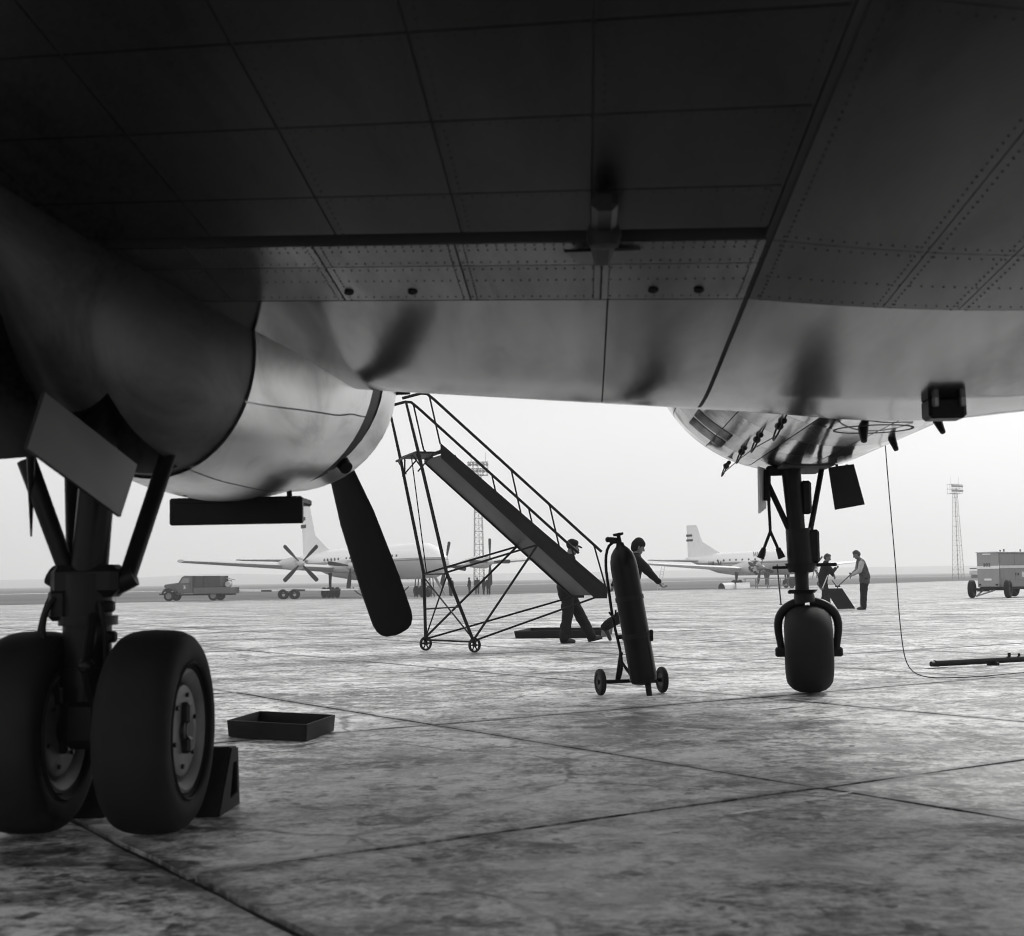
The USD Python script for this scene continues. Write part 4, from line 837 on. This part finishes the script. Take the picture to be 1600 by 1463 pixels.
for s in (-1, 1):
    obj('side_window', slabplate([(1.30, s * .905, 1.60), (.50, s * .905, 1.60), (.50, s * .862, 2.02), (1.12, s * .862, 2.02)], .02), glassl if s < 0 else midgrey, cb_, smooth=False)
    obj('door', tb_(.40, 1.42, s * .925 - .015, s * .925 + .015, .78, 1.54, .01), truckm, cb_)
    fe = [(2.0 + .62 * math.cos(q) * 1.1, .50 + .60 * math.sin(q)) for q in np.linspace(-.1, math.pi + .05, 12)]
    po = Polygon(fe + [(x * 1.0, z - .07) for x, z in fe[::-1]][1:-1]).buffer(0)
    fm_ = trimesh.creation.extrude_polygon(po if po.geom_type == 'Polygon' else max(po.geoms, key=lambda q: q.area), .42, engine='earcut'); fm_.apply_transform(A([[1, 0, 0, .42], [0, 0, 1, (.48 if s > 0 else -.90)], [0, 1, 0, .12], [0, 0, 0, 1]]))
    obj('fender', fm_, truckm, tk); obj('headlight', ball((3.0, s * .52, 1.12), .12, 1), palegrey, tk)
obj('bumper', tb_(3.20, 3.30, -.95, .95, .55, .70, .02), truckm, tk)
obj('running_board', tb_(.1, 1.7, -.95, .95, .55, .64, .02), truckd, tk)
tbz = obj('covered_body', tb_(-2.45, .08, -1.0, 1.0, 1.18, 2.20, .06), truckd, tk)
for x in (-.9, -.08): obj('body_strap', tb_(x - .03, x + .03, -1.02, 1.02, 1.2, 2.22, .01), darkpaint, tbz)
obj('bed', tb_(-3.45, .05, -1.05, 1.05, .62, 1.18, .03), truckm, tk)
obj('frame', [tb_(-3.4, 2.9, -.4, .4, .48, .62, .02), tube((-1.75, -.9, .47), (-1.75, .9, .47), .09), tube((2.42, -.9, .47), (2.42, .9, .47), .07)], blackm, tk)
obj('hose_reel', [lathe([(-.25, .001), (-.25, .26), (.25, .26), (.25, .001)], (-2.85, 0, 1.45), (0, 1, 0), 16), tube((-2.4, -.5, 2.0), (-3.3, -.5, 1.82), .04), box((-2.75, -.6, 1.68), (.3, .3, .3), bev=.05)], palegrey, tk)
for x in (2.42, -1.75):
    for s in (-1, 1):
        w = obj('wheel', lathe(tyre_prof(.47, .24, .26), (x, s * .84, .47), (0, 1, 0), 26), rubber, tk, smooth=50); obj('rim', lathe([(s * .08, .26), (s * .05, .2), (s * .02, .14), (s * .08, .08), (s * .08, .001)], (x, s * .84, .47), (0, 1, 0), 18), midgrey, w)
tx = meshkit.text_mesh('3', .26, .01, True); tx.apply_translation(-tx.bounds.mean(0)); tx.apply_transform(A([[-1, 0, 0, .92], [0, 0, 1, .945], [0, 1, 0, 1.22], [0, 0, 0, 1]])); obj('door_number', tx, white, tk, smooth=False)

# ------------------------------------------------------------------ floodlight masts
def mast(label, loc, Hh, rz, wb, wt):
    t = thing('floodlight_mast', label, 'floodlight mast', loc, rz, 'floodlight masts')
    cs = [(-1, -1), (1, -1), (1, 1), (-1, 1)]; P_ = lambda k, z: A([cs[k][0] * (wb + (wt - wb) * z / Hh) / 2, cs[k][1] * (wb + (wt - wb) * z / Hh) / 2, z])
    for k in range(4): obj('leg', tube(P_(k, 0), P_(k, Hh), .05, .04, 5), lattice_m, t)
    br_ = []; nz = 18
    for i in range(nz):
        z0, z1 = Hh * i / nz, Hh * (i + 1) / nz
        for k in range(4): 
            k2 = (k + 1) % 4; br_ += [tube(P_(k, z0), P_(k2, z1), .020, n=4), tube(P_(k, z1), P_(k2, z1), .020, n=4)]
    obj('lattice_bracing', br_, lattice_m, t)
    obj('ladder', [tube((0, -wb * .52, 0), (0, -wt * .52, Hh), .035, n=4)] , lattice_m, t)
    fr = []
    for z in (Hh - .2, Hh + .8, Hh + 1.8): fr += [tube((-1.5, -.6, z), (1.5, -.6, z), .04, n=4), tube((-1.5, .6, z), (1.5, .6, z), .04, n=4)]
    for x in (-1.5, -.75, 0, .75, 1.5): fr += [tube((x, -.6, Hh - .3), (x, -.6, Hh + 1.9), .035, n=4), tube((x, .6, Hh - .3), (x, .6, Hh + 1.9), .035, n=4), tube((x, -.6, Hh - .2), (x, .6, Hh - .2), .03, n=4)]
    obj('lamp_frame', fr, lattice_m, t)
    for i in range(6):
        for z in (Hh + .4, Hh + 1.4):
            x = -1.3 + i * .52; obj('lamp', lathe([(-.25, .001), (-.22, .12), (.15, .26), (.2, .26), (.12, .001)], (x, -.72, z), (0, -1, -.25), 10), lampm if i % 2 else midgrey, t)
    for x in (-1.0, 1.2): obj('lightning_rod', tube((x, 0, Hh + 1.8), (x, 0, Hh + 3.3), .03, n=4), lattice_m, t)
mast('lattice floodlight mast seen behind the boarding stairs', (-5.25, 205.0, GZ), 17.6, 8, 1.5, .95)
mast('slim lattice floodlight mast on the right skyline beyond the trailer', (94.6, 287.0, GZ), 18.4, 25, 1.7, .7)
jc = thing('signal_cart', 'small pale cart with a dark canopy at the foot of the right floodlight mast', 'cart', (98.6, 288, GZ), 0)
obj('body', box((0, 0, 1.3), (2.2, 1.4, .9), bev=.1), palegrey, jc); obj('canopy', box((0, 0, 2.2), (2.0, 1.4, .25), bev=.05), darkpaint, jc); obj('base', box((.2, 0, .5), (2.0, 1.2, .7), bev=.1), darkpaint, jc)

# ------------------------------------------------------------------ far airliners
def airliner(label, nose, head, L, R, span, fin_h, zc, wing_x, wing_z, eng, prop_r, prop_ahead, reg, phase, wheels, four, win):
    a = math.degrees(math.atan2(head[1], head[0]))
    t = thing('far_airliner', label, 'airliner', (*nose, GZ), a)
    # x: 0 at the nose, negative backwards
    key = 'fus_paint_%d' % len(used)
    fp = usdkit.material(stage, LK + key, {'tc': ('texture_coordinate', {}), 'xyz': ('separate_xyz', {}), 'mr': ('map_range', {'from_min': zc - R, 'from_max': zc + R, 'to_min': 0, 'to_max': 1}),
        'r': ('rgb_ramp', {'interpolate': False, 'ramp': [(0, g3(.34)), (.50, g3(.10)), (.535, g3(.34)), (.56, g3(.12 if four else .3)), (.575, g3(.78))]}), 'p': ('principled_bsdf', {'roughness': .35, 'metallic': 0.0})},
        [('tc.object', 'xyz.vector'), ('xyz.z', 'mr.value'), ('mr.result', 'r.fac'), ('r.color', 'p.base_color')], surface='p.BSDF')
    prof_ = [(0, .03, -.25), (-.25, .32, -.22), (-.9, .62, -.16), (-2.0, .86, -.08), (-3.6, .985, 0), (-5.2, 1, 0), (-L * .55, 1, 0), (-L * .70, .86, .10), (-L * .85, .52, .32), (-L * .96, .2, .52), (-L, .04, .6)]
    ang = np.linspace(0, 2 * np.pi, 36, endpoint=False)
    obj('fuselage', loft([np.stack([ang * 0 + x, R * r * np.cos(ang), zc + R * (dz + r * np.sin(ang))], -1) for x, r, dz in prof_]), fp, t, smooth=True)
    for s in (-1, 1):
        for x in win:
            yy = R * math.sqrt(1 - .30 ** 2); obj('window', tube((x, s * (yy - .02), zc + .30 * R), (x, s * (yy + .015), zc + .30 * R), .17 if four else .15, n=10), glassd, t, smooth=False)
    # cockpit glazing
    for k in range(-4, 4):
        q0, q1 = (k + .08) * .30, (k + .92) * .30; pts = []
        for qq, x, zz in ((q0, -1.5, .42), (q1, -1.5, .42), (q1, -2.15, .70), (q0, -2.15, .70)):
            rr_ = np.interp(-x, [.9, 2.0, 3.6], [.62, .86, .985]) * R; zo = np.interp(-x, [.9, 2, 3.6], [-.16, -.08, 0]) * R
            h_ = zz * R - zo; w_ = math.sqrt(max(rr_ ** 2 - h_ ** 2, .01)); pts.append([x - (1 - math.cos(qq)) * .8, w_ * math.sin(qq) / math.sin(1.2) * 1.01, zc + zz * R + .02])
        obj('cockpit_pane', slabplate(pts, .04), glassd, t, smooth=False)
    # wings
    def lift(root, tip, cr_, ct_, thick, n=5):
        rg = []
        for s in np.linspace(0, 1, n):
            p = A(root) + (A(tip) - A(root)) * s; c = cr_ + (ct_ - cr_) * s; q = np.linspace(0, 2 * np.pi, 16, endpoint=False)
            cx_ = .5 * np.cos(q); zt_ = thick * .5 * np.sin(q) * np.sqrt(np.clip(.75 - cx_ * .7, .05, 1)); rg.append(np.stack([p[0] + c * (cx_ + .0), q * 0 + p[1], p[2] + c * zt_], -1))
            if np.linalg.norm((A(tip) - root)[:2] * [0, 1]) < 1e-6: rg[-1] = np.stack([p[0] + c * cx_, c * zt_, q * 0 + p[2]], -1)
        return loft(rg)
    hs_ = span / 2; crd = .155 * span; 
    for s in (-1, 1):
        obj('wing', lift((wing_x, s * R * .6, wing_z), (wing_x - .035 * span, s * hs_, wing_z + .055 * hs_), crd, crd * .38, .15), palegrey if four else white, t, smooth=40)
        obj('tailplane', lift((-L * .905, s * .2, zc + .35 * R), (-L * .94, s * hs_ * .40, zc + .45 * R), crd * .62, crd * .33, .12), palegrey, t, smooth=40)
    fx_ = -L * .885; fin = obj('fin', lift((fx_, 0, zc + .3 * R), (fx_ - L * .055, 0, fin_h), crd * .85, crd * .42, .10), white, t, smooth=40)
    obj('dorsal_fin', trimesh.convex.convex_hull(A([(fx_ + crd * .25, y, zc + .8 * R) for y in (-.08, .08)] + [(fx_ + crd * .95, 0, zc + .85 * R)] + [(fx_ + crd * .05, 0, zc + R * 2.2), (fx_ + crd * .3, 0, zc + .7 * R)])), white, t)
    hh = fin_h - zc
    for k, zz in enumerate((.62, .74)):
        z0 = zc + hh * zz; xm = fx_ - L * .055 * ((z0 - zc) / hh); c = crd * (.85 - .43 * (z0 - zc) / hh)
        obj('flag_stripe', box((xm - c * .26, 0, z0), (c * .46, .07 * c + .10, hh * .055), bev=.01), darkpaint, t)
    # engines
    pi = 0
    for y in eng:
        s_ = 1 if y > 0 else -1; zz = wing_z + .055 * abs(y) + (.12 if four else .05); f = wing_x + crd * .5 + prop_ahead; er = .62 if four else .72
        en = obj('engine_nacelle', lathe([(0, er * .66), (-.12, er * .9), (-.6, er), (-1.6, er), (-prop_ahead - 1.5, er * .8), (-prop_ahead - crd * .75, .1)], (f - .3, y, zz), (1, 0, 0), 22, cap=True), palegrey, t, smooth=40)
        obj('spinner', lathe([(-.15, er * .52), (.25, er * .48), (.6, er * .32), (.85, .03)], (f - .15, y, zz), (1, 0, 0), 16), palegrey if four else steel, en, smooth=True)
        for k in range(4): obj('blade', blade_mesh(prop_r, .40 if four else .34, phase[pi] + k * math.pi / 2, A([f + .05, y, zz]), (40, 15), 6, (1, 0, 0), .2, .06), darkpaint, en)
        pi += 1
    for y in ([eng[0] * 1.0 if not four else eng[1], eng[-1] if not four else eng[2]]):
        lg = obj('main_leg', [tube((wing_x - .1, y, .6), (wing_x - .2, y, wing_z - .2), .13, n=10), tube((wing_x + .2, y, wing_z - .2), (wing_x, y, 1.1), .06, n=6), box((wing_x - .05, y, .55), (1.5 if four else .3, .25, .2), bev=.04)], darkpaint, t)
        for dx in ((.55, -.65) if four else (-.05,)):
            for dy in (-.42, .42): obj('wheel', lathe(tyre_prof(wheels, .30, wheels * .5), (wing_x + dx, y + dy, wheels), (0, 1, 0), 18), rubber, lg, smooth=50)
    ng = obj('nose_leg', tube((-3.7, 0, .5), (-3.8, 0, zc - R * .8), .10, n=8), darkpaint, t)
    for dy in ((-.28, .28) if four else (0,)): obj('wheel', lathe(tyre_prof(wheels * .85, .24, wheels * .42), (-3.7, dy, wheels * .85), (0, 1, 0), 16), rubber, ng, smooth=50)
    for nm_, h_, x_, z_, m_ in reg:
        for s in (-1, 1):
            tx = meshkit.text_mesh(nm_, h_, .02, True); tx.apply_translation(-tx.bounds.mean(0)); rr_ = R * np.interp(-x_, [L * .55, L * .70, L * .85], [1, .86, .52]) + .02
            tx.apply_transform(A([[-s * 1, 0, 0, x_], [0, 0, s, s * rr_], [0, 1, 0, z_], [0, 0, 0, 1]])); obj('lettering', tx, m_, t, smooth=False)
    return t
W4 = [-6.4 - k * .95 for k in range(7)] + [-14.5 - k * .95 for k in range(5)] + [-20.4 - k * .95 for k in range(5)]
il = airliner('white four-engined propeller airliner parked nose towards the right in the hazy distance', (-6.1, 117.0), (.49, -.872), 35.9, 1.62, 37.4, 10.2, 3.25, -14.2, 2.55, (-9.6, -4.8, 4.8, 9.6), 2.25, 2.0, [], (math.pi / 4, .12, .2, math.pi / 2), .5, True, W4)
twin = airliner('white twin-engined airliner with striped tail and opened engine, at right behind the nose wheel', (32.9, 150.7), (.5, -.866), 22.3, 1.42, 31.7, 7.9, 2.9, -7.6, 2.1, (-3.9, 3.9), 1.9, 1.7, [('HA-MAC', .62, -14.2, 2.95, darkpaint), ('MALEV', .5, -6.4, 3.95, midgrey)], (.3, .9), .5, False, [-6.2 - k * 1.15 for k in range(8)])
# bare engine behind the removed cowls of the near engine
en_x = -7.6 + .155 * 31.7 * .5 + 1.7
obj('bare_engine', [ball((en_x - .75 + .28 * math.cos(q * 3.0), -3.9 + .66 * math.cos(q), 2.35 + .66 * math.sin(q)), .20, 1) for q in np.linspace(0, 2 * np.pi, 14, endpoint=False)] + [tube((en_x - 1.1, -3.9 - .7, 2.7), (en_x - .4, -3.9 - .68, 2.5), .06), tube((en_x - 1.2, -3.9 - .72, 2.1), (en_x - .4, -3.9 - .7, 2.3), .05)], darkpaint, twin, smooth=True)
obj('open_cowl_flap', box((en_x - .9, -3.9 - .1, 3.12), (.9, .5, .06), bev=.01), darkpaint, twin)

# far ground equipment
tow = thing('tow_bar', 'long black and white striped tow bar on a twin-wheel carriage behind the truck', 'tow bar', (-20.0, 121.2, GZ), 0)
x0 = -4.6; seg = [1.9, .95, 2.0, 1.0, 2.2, 1.0, 1.6]; 
for k, s_ in enumerate(seg):
    obj('bar_section', tube((x0, 0, .80), (x0 + s_, 0, .78), .075, n=8), (towbw if k % 2 else white), tow); x0 += s_
obj('carriage', [box((-.1, 0, .55), (1.4, .5, .12), bev=.03), tube((-.1, 0, .5), (-.1, 0, .8), .06)], darkpaint, tow)
for dx in (-.7, .3):
    for dy in (-.35, .35): obj('wheel', lathe(tyre_prof(.45, .24, .22), (dx, dy, .45), (0, 1, 0), 18), rubber, tow, smooth=50)
ho = obj('fuel_hose', pipe(curve([(-14.6, 122.6, .5), (-14.0, 121.8, -.05), (-13.2, 121.5, -.36), (-11.8, 121.5, -.38), (-10.8, 121.8, -.32), (-10.0, 122.4, .1), (-9.6, 123.0, .5)], 40), .055, 6), blackm, smooth=True)
tag(ho, 'thick dark hose looping along the ground beside the main wheels of the four-engined airliner', 'hose')
lad = thing('step_ladder', 'thin free-standing step ladder on the apron edge left of the truck', 'ladder', (-35.6, 119.5, GZ), 10)
for x in (-.30, .30): obj('rail', tube((x, 0, 0), (x * .8, .2, 2.5), .035, n=6), lattice_m, lad); obj('back_leg', tube((x * 1.2 - .8, .9, 0), (x * .8, .2, 2.5), .03, n=6), lattice_m, lad)
for k in range(7): obj('rung', tube((-.29 + .008 * k, .03 * k, .3 + k * .33), (.29 - .008 * k, .03 * k, .3 + k * .33), .025, n=6), lattice_m, lad)
nst_ = thing('nose_stand', 'dark service stand beside the nose wheels of the four-engined airliner', 'service stand', (-8.2, 123.5, GZ), 20)
for x in (-.8, .8):
    for y in (-.5, .5): obj('leg', tube((x, y, 0), (x * .8, y, 2.2), .05, n=6), darkpaint, nst_)
obj('deck', box((0, 0, 2.2), (1.6, 1.1, .08), bev=.02), darkpaint, nst_); obj('stair_flight', [slabplate([(.8, -.4, 2.2), (.8, .4, 2.2), (2.0, .4, .1), (2.0, -.4, .1)], .06)], palegrey, nst_)
obj('diagonal', [tube((-.8, -.5, .1), (.7, -.5, 2.1), .035, n=6), tube((.8, -.5, .1), (-.7, -.5, 2.1), .035, n=6)], darkpaint, nst_)
for k, (x, y, rz, lab) in enumerate(((23.9, 151.3, 25, 'left white curved engine cowl lying on the apron under the twin-engined airliner'), (25.6, 151.0, -5, 'right white curved engine cowl lying on the apron, open end dark'))):
    c = thing('removed_cowl', lab, 'engine cowl', (x, y, GZ), rz, 'removed engine cowls')
    q = np.linspace(.05, math.pi - .05, 12); ring = lambda yy, r: np.stack([yy + q * 0, r * np.cos(q), r * .95 * np.sin(q)], -1)
    o_, i_ = np.vstack([ring(-.75, .72), ring(.75, .78)]), np.vstack([ring(-.75, .68), ring(.75, .74)])
    m = trimesh.Trimesh(o_, grid_faces(2, 12, False), process=False); m2 = trimesh.Trimesh(i_, m.faces, process=False); 
    if (m.face_normals[:, 2].mean()) < 0: m.invert()
    else: m2.invert()
    obj('shell', m, white, c, smooth=True); obj('lining', m2, darkpaint, c, smooth=True)
trs = thing('work_trestle', 'long low railed work trestle beneath the twin-engined airliner', 'trestle', (28.6, 151.8, GZ), 0)
for x in (-2.6, -1.3, 0, 1.3, 2.6): obj('post', [tube((x, -.5, 0), (x, -.5, 1.15), .05, n=6), tube((x, .5, 0), (x, .5, 1.15), .05, n=6)], midgrey, trs)
for z in (.35, 1.12): obj('rail', [tube((-2.6, -.5, z), (2.6, -.5, z), .045, n=6), tube((-2.6, .5, z), (2.6, .5, z), .045, n=6)], midgrey, trs)
obj('deck', box((0, 0, .32), (5.2, 1.1, .06), bev=.01), midgrey, trs)
pc_ = thing('dark_machine', 'low dark covered machine at the right end of the work trestle', 'machine', (31.6, 151.6, GZ), 0)
obj('body', [box((0, 0, .75), (1.5, 1.2, 1.0), bev=.25)], darkpaint, pc_)
for dx in (-.5, .5): obj('wheel', lathe(tyre_prof(.3, .16, .14), (dx, -.6, .3), (0, 1, 0), 14), rubber, pc_)
rk = thing('equipment_cart', 'tall open equipment cart with upright poles beside the nose leg', 'cart', (34.0, 156.0, GZ), 0)
obj('bed', box((0, 0, .8), (3.6, 1.4, .5), bev=.03), palegrey, rk)
for k in range(7): obj('upright', tube((-1.6 + k * .5, -.6, 1.0), (-1.5 + k * .5 + (.3 if k % 3 == 1 else 0), -.6, 2.5), .06, n=5), midgrey, rk)
for dx in (-1.2, 1.3): obj('wheel', lathe(tyre_prof(.42, .2, .2), (dx, -.7, .42), (0, 1, 0), 16), rubber, rk)
pl_ = thing('marker_pole', 'thin dark marker pole standing on the apron left of the nose wheel', 'pole', (9.35, 47.6, float(ground_z(47.6))), 0)
obj('pole', tube((.05, 0, .03), (-.04, 0, 1.42), .028, .024, 8), darkpaint, pl_); obj('base', lathe([(0, .06), (.02, .06), (.03, .02)], (.05, 0, 0), (0, 0, 1), 12, cap=True), darkpaint, pl_)
lt = thing('leaning_ladder', 'faint ladder leaning up to the wing of the twin-engined airliner', 'ladder', (16.0, 149.0, GZ), -60)
for y in (-.22, .22): obj('rail', tube((0, y, 0), (.9, y, 2.6), .03, n=5), palegrey, lt)
for k in range(8): obj('rung', tube((.1 + k * .1, -.22, .3 + k * .29), (.1 + k * .1, .22, .3 + k * .29), .02, n=5), palegrey, lt)
# pale dashes that paint bright reflections on the slabs as colour
pm = mat('painted_glint', .62, .35, var=.2, scale=6)
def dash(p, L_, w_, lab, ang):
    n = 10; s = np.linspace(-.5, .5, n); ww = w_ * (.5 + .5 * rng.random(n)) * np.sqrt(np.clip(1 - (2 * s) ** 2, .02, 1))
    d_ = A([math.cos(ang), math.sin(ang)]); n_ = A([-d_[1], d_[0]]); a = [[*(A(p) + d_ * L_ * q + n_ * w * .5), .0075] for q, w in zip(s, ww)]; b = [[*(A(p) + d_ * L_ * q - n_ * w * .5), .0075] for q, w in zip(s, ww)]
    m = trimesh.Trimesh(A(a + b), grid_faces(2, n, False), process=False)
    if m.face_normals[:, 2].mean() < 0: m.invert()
    return tag(obj('paint_mark', m, pm, smooth=False), lab, 'paint mark', 'bright glints painted as pale marks on the apron')
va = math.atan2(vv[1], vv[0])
for px_, L_, w_, lab in ((( 1.36, 6.35), .30, .035, 'longest painted glint on the slab below the slab crossing'), ((1.56, 6.52), .12, .03, 'short painted glint just right of the longest one'), ((1.02, 6.07), .22, .03, 'painted glint left of the longest one near the slab crossing'), ((.62, 5.62), .15, .02, 'lowest small painted glint on the near slab'),
                       ((2.05, 11.3), .55, .05, 'painted glint on the apron left of the nose wheel'), ((2.28, 11.55), .25, .05, 'small bright patch at the left foot of the nose wheel'), ((2.15, 10.75), .40, .06, 'pale smear just before the nose wheel'),
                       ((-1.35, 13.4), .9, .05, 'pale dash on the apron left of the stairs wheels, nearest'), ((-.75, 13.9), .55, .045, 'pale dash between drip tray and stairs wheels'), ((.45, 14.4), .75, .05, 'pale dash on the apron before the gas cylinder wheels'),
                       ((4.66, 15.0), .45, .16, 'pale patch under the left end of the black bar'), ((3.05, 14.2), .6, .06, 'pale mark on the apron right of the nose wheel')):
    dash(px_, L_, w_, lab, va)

# ------------------------------------------------------------------ haze
hzm = usdkit.material(stage, LK + 'air', {'v': ('principled_volume', {'color': (.97, .97, .97), 'density': HAZE, 'anisotropy': 0.35})}, [], volume='v.volume')
hb = trimesh.creation.box((9000, 7400, 62)); hb.apply_translation((0, 2900, 26))
tag(obj('haze', hb, hzm, smooth=False), kind='stuff')
